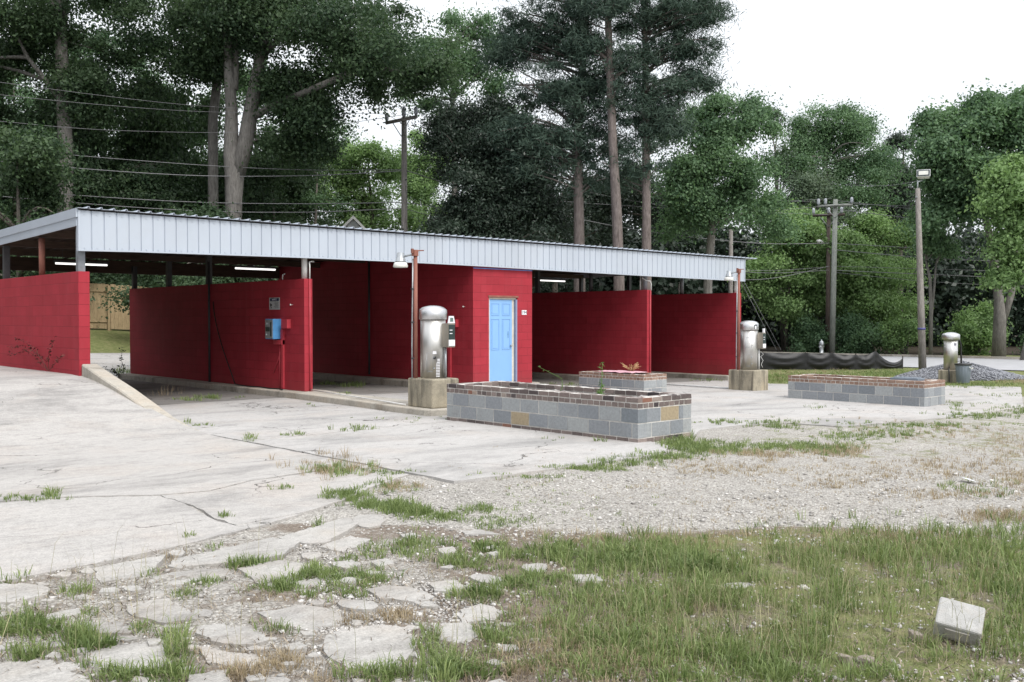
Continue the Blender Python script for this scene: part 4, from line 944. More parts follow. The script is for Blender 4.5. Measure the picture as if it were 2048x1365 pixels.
# overhead wires: (depth u v) points, catenary through three of them
def wire(pts, r, label, grp='overhead wires'):
    P = [at(u, v, d) for u, v, d in pts]; path = []
    for i in range(len(P) - 1):
        p0, p1, p2, p3 = P[max(i - 1, 0)], P[i], P[i + 1], P[min(i + 2, len(P) - 1)]
        for q_ in range(12):
            t = q_ / 12; path.append(.5 * ((2 * p1) + (p2 - p0) * t + (2 * p0 - 5 * p1 + 4 * p2 - p3) * t * t + (3 * p1 - p0 - 3 * p2 + p3) * t ** 3))
    path.append(P[-1]); o = MB().tube(path, r, 5, 0, 1, False).build('overhead_wire', M['wire']); return tag(o, label, 'wire', grp)
L_ = 41.5
for (pl_, r_, lb) in [
 ([(-300, 120, 39), (0, 165, 41), (350, 208, 43), (600, 222, 44.3), (776, 229, 45.6)], .011, 'highest wire crossing the dark oaks to the left of the crossarm pole'),
 ([(-300, 148, 39), (0, 190, 41), (350, 221, 43), (600, 225, 44.3), (814, 213, 45)], .011, 'second highest wire left of the crossarm pole reaching its top insulator'),
 ([(-300, 210, 39), (0, 243, 41), (250, 262, 42.5), (560, 262, 44), (847, 224, 44.4)], .011, 'third wire down left of the crossarm pole'),
 ([(-300, 250, 39), (0, 296, 41), (350, 327, 43), (600, 340, 44.3), (806, 340, 44.9)], .016, 'twisted wire above the thick cable left of the crossarm pole'),
 ([(-300, 282, 39), (0, 323, 41), (350, 350, 43), (600, 352, 44.3), (806, 342, 44.9)], .021, 'thick pale cable left of the crossarm pole'),
 ([(-300, 344, 39), (0, 379, 41), (350, 403, 43), (600, 408, 44.3), (806, 405, 44.9)], .018, 'upper of two low cables left of the crossarm pole'),
 ([(-300, 358, 39), (0, 393, 41), (350, 420, 43), (600, 425, 44.3), (806, 417, 44.9)], .018, 'lowest cable just above the roof left of the crossarm pole'),
 ([(848, 222, 44.4), (960, 272, 47), (1200, 342, 52), (1450, 393, 56), (1637, 405, 59.8)], .011, 'highest wire sloping down from the crossarm pole past the pines'),
 ([(814, 213, 45), (960, 285, 47), (1200, 352, 52), (1450, 402, 56), (1664, 398, 59.5)], .011, 'second wire sloping down from the crossarm pole past the pines'),
 ([(776, 231, 45.6), (930, 308, 47), (1180, 385, 52), (1450, 424, 56), (1700, 408, 59)], .011, 'third wire sloping down behind the pine trunks'),
 ([(812, 341, 45), (1000, 400, 48), (1250, 456, 52.5), (1500, 486, 57), (1658, 487, 59.4)], .021, 'thick pale cable from the crossarm pole to the grey green pole'),
 ([(812, 342, 45), (950, 380, 47), (1110, 402, 50), (1400, 420, 56), (1658, 430, 59.4)], .013, 'thin wire just above the thick cable behind the pines'),
 ([(812, 405, 45), (900, 422, 46.5), (1060, 470, 49), (1240, 510, 52), (1500, 545, 57), (1658, 541, 59.4)], .016, 'upper low cable dropping behind the roof right of the crossarm pole'),
 ([(812, 418, 45), (900, 445, 46.5), (1000, 475, 48), (1240, 530, 52), (1500, 560, 57), (1658, 533, 59.4)], .016, 'lower cable dropping behind the roof right of the crossarm pole'),
 ([(1484, 541, 58), (1560, 541, 58.6), (1658, 534, 59.4)], .011, 'short wire leaving the right end of the roof for the grey green pole'),
 ([(1690, 370, 55), (1770, 372, 46), (1838, 362, 37)], .009, 'thin wire running to the top of the floodlight pole'),
 ([(1703, 408, 59), (1850, 414, 58), (2048, 421, 57), (2300, 424, 56)], .013, 'highest wire right of the floodlight pole'),
 ([(1668, 401, 59.5), (1850, 420, 58), (2048, 428, 57), (2300, 430, 56)], .013, 'second wire from the top right of the floodlight pole'),
 ([(1668, 418, 59.5), (1850, 440, 58), (2048, 456, 57), (2300, 470, 56)], .018, 'third wire down right of the floodlight pole'),
 ([(1668, 487, 59.4), (1850, 498, 58), (2048, 513, 57), (2300, 528, 56)], .018, 'fourth wire down right of the floodlight pole'),
 ([(1668, 500, 59.4), (1850, 516, 58), (2048, 525, 57), (2300, 533, 56)], .020, 'dashed looking twisted wire right of the floodlight pole'),
 ([(1668, 541, 59.4), (1850, 549, 58), (2048, 557, 57), (2300, 562, 56)], .020, 'low cable right of the floodlight pole at trunk height'),
 ([(1668, 533, 59.4), (1850, 538, 58), (2048, 544, 57), (2300, 548, 56)], .012, 'thin wire above the lowest cable right of the floodlight pole'),
 ([(1668, 545, 59.4), (1850, 563, 58), (2048, 573, 57), (2300, 580, 56)], .012, 'lowest wire right of the floodlight pole'),
]: wire(pl_, r_, lb)
q = MB(); q.tube([at(1480, 560, 58), at(1553, 700, 58.5)], .012, 5); q.tube([at(1482, 552, 58.2), at(1562, 700, 58.7)], .012, 5); tag(q.build('guy_wire', M['wire']), 'pair of slanting guy wires right of the car wash', 'wire')

# ------------------------------------------------------------------ rear: wood fence and house
def fence(a, c, label, hgt=1.83):
    A = Vector((*a, 0)); C_ = Vector((*c, 0)); L = (C_ - A).length; d = (C_ - A) / L; zA = float(H(*a)); zC = float(H(*c))
    e = empty('board_fence', (a[0], a[1], zA), label, 'fence', 'tan board fences behind the car wash'); nn = int(L / .145); mb = MB(); rnd = random.Random(int(L * 10))
    ang = math.atan2(d.y, d.x)
    for i in range(nn):
        p = A + d * (i * .145); zz = float(H(p.x, p.y)); M_ = Matrix.Translation((p.x, p.y, zz)) @ Matrix.Rotation(ang, 4, 'Z')
        mb.box(.002, .142, -.01, .012, .03, hgt + rnd.uniform(-.012, .012), 0, rnd.random(), M_)
    mb.build('board_panel', M['fencewood'], e, 0, False)
    for hh in (.3, hgt - .3):
        q = MB(); q.tube([(A.x - d.y * -.05, A.y + d.x * .05, zA + hh), (C_.x + d.y * .05, C_.y + d.x * .05, zC + hh)], .04, 4); q.build('rail', M['fencewood'], e, 0, False)
    k = int(L / 2.4)
    for i in range(k + 1):
        p = A + d * (L * i / k); zz = float(H(p.x, p.y)); n_ = Vector((-d.y, d.x, 0)) * .075
        q = MB(); q.box(p.x + n_.x - .045, p.x + n_.x + .045, p.y + n_.y - .045, p.y + n_.y + .045, zz - .1, zz + hgt - .05); q.build('fence_post', M['fencewood'], e, 0, False)
fc_ = at(218, 655, 39); f0 = (fc_.x, fc_.y)
fence(f0, (fc_.x - 7.5, fc_.y + 4.5), 'darker board fence section climbing left behind the leftmost bay')
fence((f0[0] + .05, f0[1] - .05), (fc_.x + 8.5, fc_.y - 2.0), 'lighter tan board fence section seen straight through the leftmost bay')
hh_ = at(706, 466, 50); hz = 1.8
e = empty('house', (hh_.x, hh_.y, hz), 'white gabled house with brown roof peeking over the fascia', 'house', None, -YAW + R(12))
zr = hh_.z - hz
w_ = MB(); w_.box(-5, 1.5, 0, 6, -2.5, zr - 1.2); w_.add([(-.95, -.02, zr - .35), (.95, -.02, zr - .35), (0, -.02, zr + .72), (-.95, 6, zr - .35), (.95, 6, zr - .35), (0, 6, zr + .72)], [(0, 1, 2), (3, 5, 4), (0, 3, 4, 1)])
w_.box(-.95, .95, 0.0, 6, zr - 1.2, zr - .35)
w_.build('wall', plain('white siding', (.62, .64, .66), .6, 0, .05, 3, .1, (1, 1, 12)), e)
r_ = MB()
for s_ in (-1, 1): r_.add([(0, -.25, zr + .86), (s_ * 1.25, -.25, zr - .42), (s_ * 1.25, 6.2, zr - .42), (0, 6.2, zr + .86), (0, -.25, zr + .78), (s_ * 1.25, -.25, zr - .50), (s_ * 1.25, 6.2, zr - .50), (0, 6.2, zr + .78)], [(0, 1, 2, 3), (4, 7, 6, 5), (0, 4, 5, 1), (1, 5, 6, 2), (2, 6, 7, 3)])
r_.add([(-5.4, 2.2, zr - 1.1), (-.4, 2.2, zr - 1.1), (-.4, 4.2, zr + .55), (-4.0, 4.2, zr + .55), (-5.4, 6.4, zr - 1.1), (-.4, 6.4, zr - 1.1)], [(0, 1, 2, 3), (3, 2, 5, 4), (0, 3, 4), (1, 5, 2)])
r_.build('roof', plain('brown shingles', (.13, .09, .075), .9, 0, .25, 10, .4), e)
r_ = MB()
for s_ in (-1, 1): r_.add([(0, -.275, zr + .87), (s_ * 1.27, -.275, zr - .42), (s_ * 1.27, -.255, zr - .42), (0, -.255, zr + .87), (0, -.275, zr + .70), (s_ * 1.27, -.275, zr - .58), (s_ * 1.27, -.255, zr - .58), (0, -.255, zr + .70)], [(0, 1, 5, 4), (3, 7, 6, 2), (0, 3, 2, 1), (4, 5, 6, 7), (1, 2, 6, 5)])
r_.build('barge_board', M['whitepipe'], e)
exec_veg = True

# ------------------------------------------------------------------ vegetation
def leaf_mesh(name, P, Lr, Wr, mat, seed, tint=None, up=.6, outw=None):
    r = np.random.default_rng(seed); n = len(P); nr = r.normal(size=(n, 3))
    if outw is None: nr[:, 2] = np.abs(nr[:, 2]) + up
    else: nr = nr * .62 + outw + np.array([0, 0, .35])
    nr = nr; nr /= np.linalg.norm(nr, axis=1, keepdims=True)
    t = r.normal(size=(n, 3)); t -= nr * (t * nr).sum(1, keepdims=True); t /= np.linalg.norm(t, axis=1, keepdims=True); b_ = np.cross(nr, t)
    L = r.uniform(*Lr, (n, 1)); W = L * r.uniform(*Wr, (n, 1))
    P = P + 0
    V = np.stack([P - t * L * .5, P + b_ * W * .5 - t * L * .08, P + t * L * .5 - nr * L * .12, P - b_ * W * .5 - t * L * .08], 1).reshape(-1, 3)
    me = bpy.data.meshes.new(name); fast_mesh(me, V, np.arange(4 * n).reshape(n, 4)); me.materials.append(mat)
    tv = r.random(n) if tint is None else np.clip(tint + r.normal(0, .11, n), 0, 1)
    a = me.attributes.new('tint', 'FLOAT', 'FACE'); a.data.foreach_set('value', tv.astype(np.float32)); return me
def clumps(rng, blobs):
    """blobs: (cx,cy,cz,rx,ry,rz,n) -> clump centres"""
    out = []; fine = []
    for cx, cy, cz, rx, ry, rz_, n in blobs:          # each mass breaks into uneven boughs with gaps between
        k = max(3, int(round(n / 5)))
        for _ in range(k):
            d = rng.normal(size=3); d /= np.linalg.norm(d); q = d * rng.random() ** .4 * (.95 + .25 * rng.normal())
            f = rng.uniform(.16, .46); an = rng.uniform(.55, 1.6, 3)
            fine.append((cx + q[0] * rx, cy + q[1] * ry, cz + q[2] * rz_, rx * f * an[0], ry * f * an[1], rz_ * f * an[2] * .85, max(2, int(n / k * f / .29))))
    for cx, cy, cz, rx, ry, rz_, n in fine:
        d = rng.normal(size=(n, 3)); d /= np.linalg.norm(d, axis=1, keepdims=True)
        rad = np.abs(rng.normal(.62, .38, (n, 1)))
        out.append(np.array([cx, cy, cz]) + d * rad * np.array([rx, ry, rz_]))
    return np.concatenate(out)
def spray(rng, C_, per, cr, flat=.6):
    n = len(C_); per = int(per * 1.75); sc = rng.uniform(.45, 1.5, (n, 1, 1)) * cr
    Q = rng.normal(size=(n, per, 3)) * .5 * sc; Q[:, :, 2] *= flat
    Q[:, :, 2] -= .25 * (Q[:, :, 0] ** 2 + Q[:, :, 1] ** 2) / sc[:, :, 0]
    tint = np.repeat(np.clip(rng.normal(.5, .24, n), 0, 1), per)
    ow = Q / (np.linalg.norm(Q, axis=2, keepdims=True) + 1e-6)
    return (C_[:, None, :] + Q * (1 + .5 * (rng.random((n, per, 1)) < .12))).reshape(-1, 3), tint, ow.reshape(-1, 3)
def limb(mb, a, c, r0, r1, rng, sag=.15, n=6):
    a = Vector(a); c = Vector(c); L = (c - a).length; path = []; off = Vector(rng.normal(size=3)) * L * .06
    for i in range(n + 1):
        t = i / n; p = a.lerp(c, t) + off * math.sin(t * math.pi) + Vector((0, 0, L * sag * math.sin(t * math.pi)))
        path.append(p)
    mb.tube(path, [r0 + (r1 - r0) * i / n for i in range(n + 1)], 7)
def tree_parts(e, stems, blobs, leafm, barkm, seed, per=170, cr=.9, Lr=(.11, .21), Wr=(.45, .65), flat=.6, nl=26, lr=.06):
    """stems: list of (path pts, radii); limbs grow from stems to some clumps"""
    rng = np.random.default_rng(seed); mb = MB(); random.seed(seed)
    for path, rad in stems: mb.tube(path, rad, 12, 0, 1, True, .05)
    C_ = clumps(rng, blobs)
    sp = [Vector(p) for path, rad in stems for p in path[len(path) // 3:]]
    for c in C_[rng.permutation(len(C_))[:nl]]:
        cv = Vector(c); cand = [p for p in sp if p.z < cv.z + .5] or sp
        p = min(cand, key=lambda q_: (q_ - cv).length + abs(q_.z - cv.z) * .3); L = (p - cv).length
        if L > .4: limb(mb, p, cv, min(.02 + lr * L / 4, lr * 1.6), .015, rng, .08)
    mb.build('trunk', barkm, e)
    P, tint, ow = spray(rng, C_, per, cr, flat)
    me = leaf_mesh('crown', P, Lr, Wr, leafm, seed + 1, tint, .6, ow)
    o = bpy.data.objects.new('crown', me); col.objects.link(o); o.parent = e; return e
def tree_at(u, d, name, label, cat='tree', group=None):
    p = at(u, 640, d); z = float(H(p.x, p.y)); return empty(name, (p.x, p.y, z), label, cat, group), z
def rel(e, u, v, d): return at(u, v, d) - Vector(e.location)
def blob(e, u, v, d, ru, rv, n, rd=None):
    """crown mass at a picture place and distance; ru, rv in pixels"""
    c = rel(e, u, v, d); k = d / FPX; return (c.x, c.y, c.z, ru * k, rd if rd else ru * k, rv * k, n)

# --- left oaks
e, z = tree_at(128, 44, 'oak_tree', 'grey barked oak at the far left with a dead looking side limb', 'tree', 'tall trees behind the car wash')
st = [([(0, 0, -.2), tuple(rel(e, 132, 300, 44)), tuple(rel(e, 126, 180, 44)), tuple(rel(e, 122, 80, 44)), tuple(rel(e, 128, -40, 44)), tuple(rel(e, 140, -200, 44))], [.36, .33, .30, .26, .2, .1]),
      ([tuple(rel(e, 122, 80, 44)), tuple(rel(e, 108, 20, 44)), tuple(rel(e, 100, -80, 44))], [.2, .17, .1]),
      ([tuple(rel(e, 124, 205, 44)), tuple(rel(e, 90, 160, 43.6)), tuple(rel(e, 55, 115, 43.2)), tuple(rel(e, 35, 75, 43))], [.13, .11, .09, .05])]
tree_parts(e, st, [blob(e, 60, 60, 44, 190, 90, 90), blob(e, 120, -120, 44, 260, 150, 160), blob(e, 210, 170, 45, 120, 60, 46), blob(e, -60, 150, 45, 120, 120, 70)], M['leaf_oak'], M['bark'], 11, 170, 1.0)
e, z = tree_at(462, 44, 'oak_tree', 'big double stemmed oak with a long limb arching right over the roof', 'tree', 'tall trees behind the car wash')
st = [([(0, 0, -.3), tuple(rel(e, 468, 400, 44)), tuple(rel(e, 470, 345, 44)), tuple(rel(e, 462, 310, 44)), tuple(rel(e, 463, 220, 44)), tuple(rel(e, 457, 120, 44)), tuple(rel(e, 453, 30, 44)), tuple(rel(e, 450, -120, 44))], [.40, .38, .44, .34, .27, .22, .19, .1]),
      ([tuple(rel(e, 474, 350, 44)), tuple(rel(e, 490, 290, 44)), tuple(rel(e, 505, 200, 44)), tuple(rel(e, 520, 120, 44)), tuple(rel(e, 540, 40, 44)), tuple(rel(e, 552, -80, 44))], [.36, .36, .30, .25, .2, .1]),
      ([tuple(rel(e, 505, 236, 44)), tuple(rel(e, 540, 215, 43.6)), tuple(rel(e, 610, 185, 43)), tuple(rel(e, 690, 150, 42.5)), tuple(rel(e, 770, 138, 42)), tuple(rel(e, 840, 150, 41.6))], [.17, .17, .15, .12, .08, .04]),
      ([tuple(rel(e, 524, 110, 44)), tuple(rel(e, 580, 60, 43.5)), tuple(rel(e, 650, 20, 43)), tuple(rel(e, 720, 15, 43))], [.16, .13, .1, .05]),
      ([tuple(rel(e, 470, 180, 44)), tuple(rel(e, 472, 100, 44.2)), tuple(rel(e, 478, 20, 44.4))], [.15, .13, .1])]
tree_parts(e, st, [blob(e, 480, 30, 44, 150, 80, 80), blob(e, 650, 60, 43, 190, 80, 110), blob(e, 760, 130, 42, 130, 55, 70), blob(e, 640, 165, 43.5, 110, 50, 40), blob(e, 580, 250, 45, 70, 60, 26), blob(e, 640, 235, 45, 50, 60, 26), blob(e, 500, -120, 44, 330, 100, 150), blob(e, 380, 120, 45.5, 90, 70, 34)], M['leaf_oak'], M['bark'], 12, 170, .95)
e, z = tree_at(428, 46.5, 'oak_tree', 'slimmer straight oak trunk just left of the double stemmed oak', 'tree', 'tall trees behind the car wash')
st = [([(0, 0, -.3), tuple(rel(e, 426, 390, 46.5)), tuple(rel(e, 426, 240, 46.5)), tuple(rel(e, 436, 150, 46.5)), tuple(rel(e, 444, 40, 46.5)), tuple(rel(e, 444, -120, 46.5))], [.27, .24, .23, .2, .17, .08])]
tree_parts(e, st, [blob(e, 400, 0, 46.5, 130, 90, 60), blob(e, 360, 90, 47, 80, 60, 24), blob(e, 350, -140, 47, 200, 100, 60)], M['leaf_mid'], M['bark'], 13, 150, .95)
# dense dark trees on the left
proto = {}
def copy_tree(src, u, d, s, rz_, label, name=None, group=None, vtop=None):
    p = at(u, 640, d); r = src.copy(); col.objects.link(r); r.location = (p.x, p.y, float(H(p.x, p.y)))
    r.rotation_euler.z = rz_; r.scale = s; r['label'] = label
    if group: r['group'] = group
    for ch in src.children: c = ch.copy(); col.objects.link(c); c.parent = r
    return r
def broad(u, d, label, leafm, seed, hgt, rad, name='broadleaf_tree', per=150, low=.18, barkm=None, n=150, cr=.85, Lr=(.11, .21), group='trees behind the car wash'):
    e, z = tree_at(u, d, name, label, 'tree', group); rng = np.random.default_rng(seed)
    lean = rng.normal(size=2) * .4
    st = [([(0, 0, -.3), (lean[0] * .2, lean[1] * .2, hgt * .25), (lean[0] * .6, lean[1] * .6, hgt * .5), (lean[0], lean[1], hgt * .85)], [.03 * hgt * .6, .024 * hgt * .6, .018 * hgt * .6, .03])]
    bl_ = []
    for i in range(7):
        an = rng.random() * 6.28; t = low + (1 - low) * (i + .5) / 7; rr = rad * (1 - .55 * abs(t - .5) * 1.5) * .55
        bl_.append((math.cos(an) * rr * .8, math.sin(an) * rr * .8, hgt * t, rr * 1.15, rr * 1.15, hgt * .12, n // 7))
    tree_parts(e, st, bl_, leafm, barkm or M['darkbark'], seed, per, cr, Lr, nl=22); return e
A = broad(40, 38, 'dense dark low branching tree at the far left behind the roof', M['leaf_oak'], 21, 7.6, 4.2, 'broadleaf_tree', 170, .02)
Bt = broad(262, 48, 'dark rounded tree between the two oaks at the left', M['leaf_oak'], 22, 9.0, 4.0, 'broadleaf_tree', 170, .02)
Ct = broad(300, 62, 'mid green tree glimpsed high between the two left oaks', M['leaf_mid'], 23, 17.5, 5.0, 'broadleaf_tree', 130, .1, None, 170)
copy_tree(A, 190, 50, (1.2, 1.2, 1.7), 1.2, 'tall dark tree filling in behind the far left oak')
copy_tree(Bt, -160, 42, (1.1, 1.1, 1.4), 2.2, 'dark tree at the left edge beyond the roof corner')
copy_tree(A, 345, 52, (1.1, 1.1, 1.75), 3.0, 'dark tree with sky flecks between the left oaks')
copy_tree(Bt, 560, 52, (1, 1, 1.25), 4.0, 'dark tree behind the right stem of the double oak')
copy_tree(A, 400, 40, (.9, .9, .72), 5.0, 'low dark thicket tree under the double oak')
copy_tree(A, 590, 41, (.9, .9, .68), .6, 'low dark thicket tree right of the double oak')
copy_tree(Bt, 100, 46, (1, 1, 1.1), .2, 'dark tree below the side limb of the far left oak')
copy_tree(Bt, 690, 50, (.8, .8, .72), 2.4, 'shaded green tree behind the white house gable')
copy_tree(A, 780, 52, (.8, .8, .85), 1.0, 'dark green tree behind the crossarm pole')
copy_tree(Ct, 40, 63, (1, 1, 1.05), 2.1, 'mid green tree glimpsed behind the far left oak')
copy_tree(Ct, 560, 62, (1, 1, 1.0), 4.4, 'mid green tree glimpsed through the right half of the double oak')
copy_tree(Ct, 430, 60, (1.25, 1.25, 1.05), 1.0, 'mid green tree filling in behind the slim oak trunk')
copy_tree(Ct, 505, 57, (1.1, 1.1, .92), 5.3, 'mid green tree filling in between the stems of the double oak')
copy_tree(Ct, 190, 58, (1.2, 1.2, 1.0), 3.3, 'mid green tree right of the far left oak trunk')
copy_tree(Bt, 620, 55, (1.15, 1.15, 1.35), 2.9, 'dark tree under the long oak limb')
copy_tree(Bt, 330, 54, (1.2, 1.2, 1.5), 4.9, 'dark tree under the slim oak left of the roof ridge')
copy_tree(Ct, -80, 60, (1.2, 1.2, 1.1), 5.9, 'mid green tree beyond the left edge above the rake')
copy_tree(A, -330, 40, (1.2, 1.2, 2.0), 1.9, 'tall dark tree beyond the left edge of the view')
pix_tree_late = 1
# magnolia: dense, dark, glossy
e, z = tree_at(960, 43, 'magnolia_tree', 'dense dark glossy evergreen between the crossarm pole and the pines', 'tree', 'trees behind the car wash')
tree_parts(e, [([(0, 0, -.2), (0, 0, 4), (.1, 0, 8)], [.25, .2, .05])], [blob(e, 965, 330, 43, 120, 130, 150), blob(e, 960, 450, 43, 135, 90, 110), blob(e, 1040, 430, 43.5, 80, 130, 70), blob(e, 930, 260, 43, 60, 70, 30)], M['leaf_dark'], M['darkbark'], 31, 200, .8, (.11, .19), (.35, .5))
# pines
def pine(u0, d, upts, r0, label, blobs, seed, per=130, lims=()):
    e, z = tree_at(u0, d, 'pine_tree', label, 'tree', 'tall pines behind the car wash'); rng = np.random.default_rng(seed)
    path = [Vector((0, 0, -.2))] + [rel(e, u, v, d) for u, v in upts]; k = len(path)
    mb = MB(); random.seed(seed); mb.tube(path, [r0 * (1 - .62 * i / (k - 1)) for i in range(k)], 12, 0, 1, True, .06)
    C_ = []
    for (u, v, ru, rv, n) in blobs:
        c = rel(e, u, v, d); kk = d / FPX; dd = rng.normal(size=(n, 3)); dd /= np.linalg.norm(dd, axis=1, keepdims=True)
        dd *= rng.random((n, 1)) ** .5; off = np.outer(dd[:, 0] * ru * kk, np.array(_rt)) + np.outer(dd[:, 1] * ru * kk * .9, np.array(_fw)) + np.outer(dd[:, 2] * rv * kk, np.array((0, 0, 1)))
        C_.append(np.array(c) + off)
    C_ = np.concatenate(C_)
    seg = []
    for i in range(k - 1):
        for q_ in range(8): seg.append(path[i].lerp(path[i + 1], q_ / 8))
    for i, c in enumerate(C_):
        cv = Vector(c)
        if i % 2: continue
        p = min(seg, key=lambda q_: (q_ - cv).length + 1.5 * max(0, q_.z - cv.z + .6)); L = (p - cv).length
        if L > .3: limb(mb, p, cv, min(.09, .02 + .012 * L), .012, rng, .03, 5)
    for a, c, r_ in lims: mb.tube([rel(e, *a, d), rel(e, (a[0] + c[0]) / 2, (a[1] + c[1]) / 2 - 4, d), rel(e, *c, d)], [r_, r_ * .8, r_ * .4], 7)
    mb.build('trunk', M['pinebark'], e)
    P, tint, ow = spray(rng, C_, int(per * .62), .55, .5)
    me = leaf_mesh('crown', P, (.17, .34), (.09, .15), M['leaf_pine'], seed + 5, tint, .2, ow); o = bpy.data.objects.new('crown', me); col.objects.link(o); o.parent = e
pine(1160, 41, [(1159, 560), (1158, 430), (1155, 300), (1160, 200), (1168, 100), (1175, 0), (1180, -120)], .27, 'left pine with a thick straight trunk and low drooping boughs',
     [(1060, 60, 70, 50, 44), (1150, 60, 90, 70, 50), (1010, 110, 40, 40, 18), (1120, 180, 110, 50, 60), (1050, 270, 80, 40, 44), (1120, 290, 80, 50, 46), (1190, 260, 60, 60, 30), (1210, 150, 60, 50, 30), (1180, 360, 60, 30, 10), (1120, -60, 140, 70, 60), (1060, 330, 60, 30, 20)], 41, 150, [((1158, 180), (1030, 170), .07), ((1158, 260), (1040, 165), .08), ((1158, 320), (1120, 285), .06), ((1160, 395), (1200, 345), .04)])
pine(1240, 39.5, [(1238, 560), (1234, 430), (1226, 290), (1221, 170), (1217, 60), (1214, -60), (1212, -180)], .25, 'middle pine with a tall bare leaning trunk',
     [(1210, 10, 80, 40, 30), (1270, 110, 60, 50, 22), (1180, 90, 50, 40, 18), (1215, -90, 150, 60, 60), (1250, 190, 50, 40, 14)], 42, 150, [((1222, 170), (1180, 60), .04), ((1228, 345), (1205, 325), .03)])
pine(1293, 40, [(1293, 560), (1293, 420), (1292, 300), (1291, 180), (1290, 70), (1289, -40), (1288, -160)], .22, 'right pine with a slim straight trunk and boughs spreading right',
     [(1350, 30, 90, 40, 46), (1410, 20, 45, 25, 20), (1370, 110, 70, 45, 36), (1390, 160, 45, 25, 18), (1330, 190, 60, 40, 28), (1320, 255, 50, 40, 20), (1260, 30, 60, 40, 20), (1300, -80, 160, 60, 60), (1340, 235, 50, 30, 12), (1270, 330, 60, 50, 18), (1260, 230, 50, 50, 14)], 43, 150, [((1291, 150), (1380, 60), .06), ((1292, 210), (1375, 165), .05), ((1292, 110), (1345, 20), .05)])
# trees to the right
def pix_tree(u, d, name, label, stem_pts, stem_r, blobs, leafm, seed, barkm='bark', per=150, cr=.85, Lr=(.11, .21), extra=(), nl=24, group='trees along the road', Wr=(.45, .65), flat=.6):
    e, z = tree_at(u, d, name, label, 'tree', group)
    st = [([(0, 0, -.2)] + [tuple(rel(e, a, c, d)) for a, c in stem_pts], stem_r)]
    for pts_, rs_ in extra: st.append(([tuple(rel(e, a, c, d)) for a, c in pts_], rs_))
    tree_parts(e, st, [blob(e, a, c, d, ru, rv, n) for a, c, ru, rv, n in blobs], leafm, M[barkm], seed, per, cr, Lr, Wr, flat, nl); return e
pix_tree(1418, 50, 'broadleaf_tree', 'tall dense green tree right of the pines behind the roof end', [(1416, 570), (1424, 450), (1420, 330), (1430, 220)], [.24, .22, .2, .12, .04],
         [(1400, 400, 90, 60, 50), (1450, 330, 100, 60, 70), (1420, 260, 70, 50, 40), (1490, 400, 70, 60, 40), (1490, 270, 60, 50, 30), (1360, 330, 70, 80, 40), (1440, 210, 40, 22, 12), (1515, 215, 28, 20, 8)], M['leaf_mid'], 51)
pix_tree(1665, 68, 'broadleaf_tree', 'round topped tree with sky showing through behind the utility poles', [(1660, 560), (1655, 420), (1650, 330), (1655, 260)], [.3, .28, .25, .2, .06],
         [(1610, 290, 50, 40, 36), (1650, 250, 50, 35, 36), (1710, 260, 50, 40, 40), (1690, 330, 70, 40, 50), (1740, 320, 32, 45, 26), (1600, 340, 40, 40, 28), (1670, 390, 80, 40, 46), (1620, 400, 60, 40, 30)], M['leaf_mid'], 52, 'bark', 150, .95)
pix_tree(1570, 67, 'broadleaf_tree', 'tapering green tree behind the grey roof corner and sky', [(1560, 560), (1555, 420), (1550, 300)], [.24, .22, .16, .05],
         [(1560, 300, 30, 60, 16), (1575, 400, 60, 60, 34), (1600, 470, 70, 50, 34), (1545, 240, 14, 30, 6)], M['leaf_oak'], 58)
pix_tree(1640, 66, 'broadleaf_tree', 'pale grey green tree with bare forked branches behind the crossarm', [(1640, 560), (1620, 470), (1640, 430)], [.18, .15, .1, .05],
         [(1610, 400, 55, 45, 36), (1660, 440, 50, 40, 26), (1600, 360, 40, 30, 14)], M['leaf_pale'], 53, 'bark', 150, .9)
pix_tree(1572, 63, 'young_tree', 'bright green young tree spreading left of the utility poles', [(1572, 620), (1580, 560), (1590, 500)], [.12, .11, .09, .04],
         [(1530, 560, 50, 30, 30), (1590, 470, 60, 30, 34), (1640, 520, 80, 50, 60), (1560, 520, 60, 35, 36), (1700, 560, 60, 40, 40), (1620, 600, 90, 30, 40), (1530, 610, 50, 22, 20), (1690, 490, 50, 30, 26), (1610, 430, 40, 20, 14)], M['leaf_bright'], 54, 'darkbark', 150, .75, (.14, .26))
pix_tree(1740, 65, 'young_tree', 'bright green bushy tree right of the utility poles', [(1745, 620), (1740, 540), (1735, 480)], [.14, .12, .09, .04],
         [(1720, 520, 75, 50, 60), (1790, 540, 60, 40, 36), (1730, 450, 60, 30, 34), (1800, 470, 50, 40, 26), (1770, 610, 80, 40, 40), (1700, 610, 60, 40, 30)], M['leaf_bright'], 55, 'darkbark', 140, .85)
pix_tree(1800, 70, 'cedar_tree', 'sparse dark cedar rising left of the big tree at the right', [(1800, 500), (1805, 380), (1808, 275)], [.2, .17, .12, .03],
         [(1805, 310, 26, 40, 18), (1800, 380, 45, 40, 28), (1770, 410, 50, 30, 22), (1800, 450, 60, 40, 30)], M['leaf_dark'], 56, 'darkbark', 150, .7, (.16, .3), (), 20, 'trees along the road', (.2, .35))
pix_tree(1998, 55, 'broadleaf_tree', 'large forked tree with a pale trunk at the right edge', [(2000, 640), (1998, 600), (1986, 500), (1970, 430), (1955, 330), (1950, 240)], [.38, .34, .27, .22, .18, .12, .05],
         [(1900, 280, 70, 60, 60), (1960, 240, 70, 40, 50), (2020, 270, 80, 60, 70), (1880, 340, 50, 50, 34), (1950, 350, 90, 60, 70), (1860, 260, 30, 30, 12), (2080, 250, 70, 60, 40), (1930, 410, 80, 40, 40), (1890, 440, 45, 40, 20)], M['leaf_mid'], 57, 'bark', 150, .85, (.16, .28),
         [([(2003, 650), (2022, 590), (2034, 520), (2030, 450), (2040, 380)], [.22, .19, .15, .11, .05])], 30)
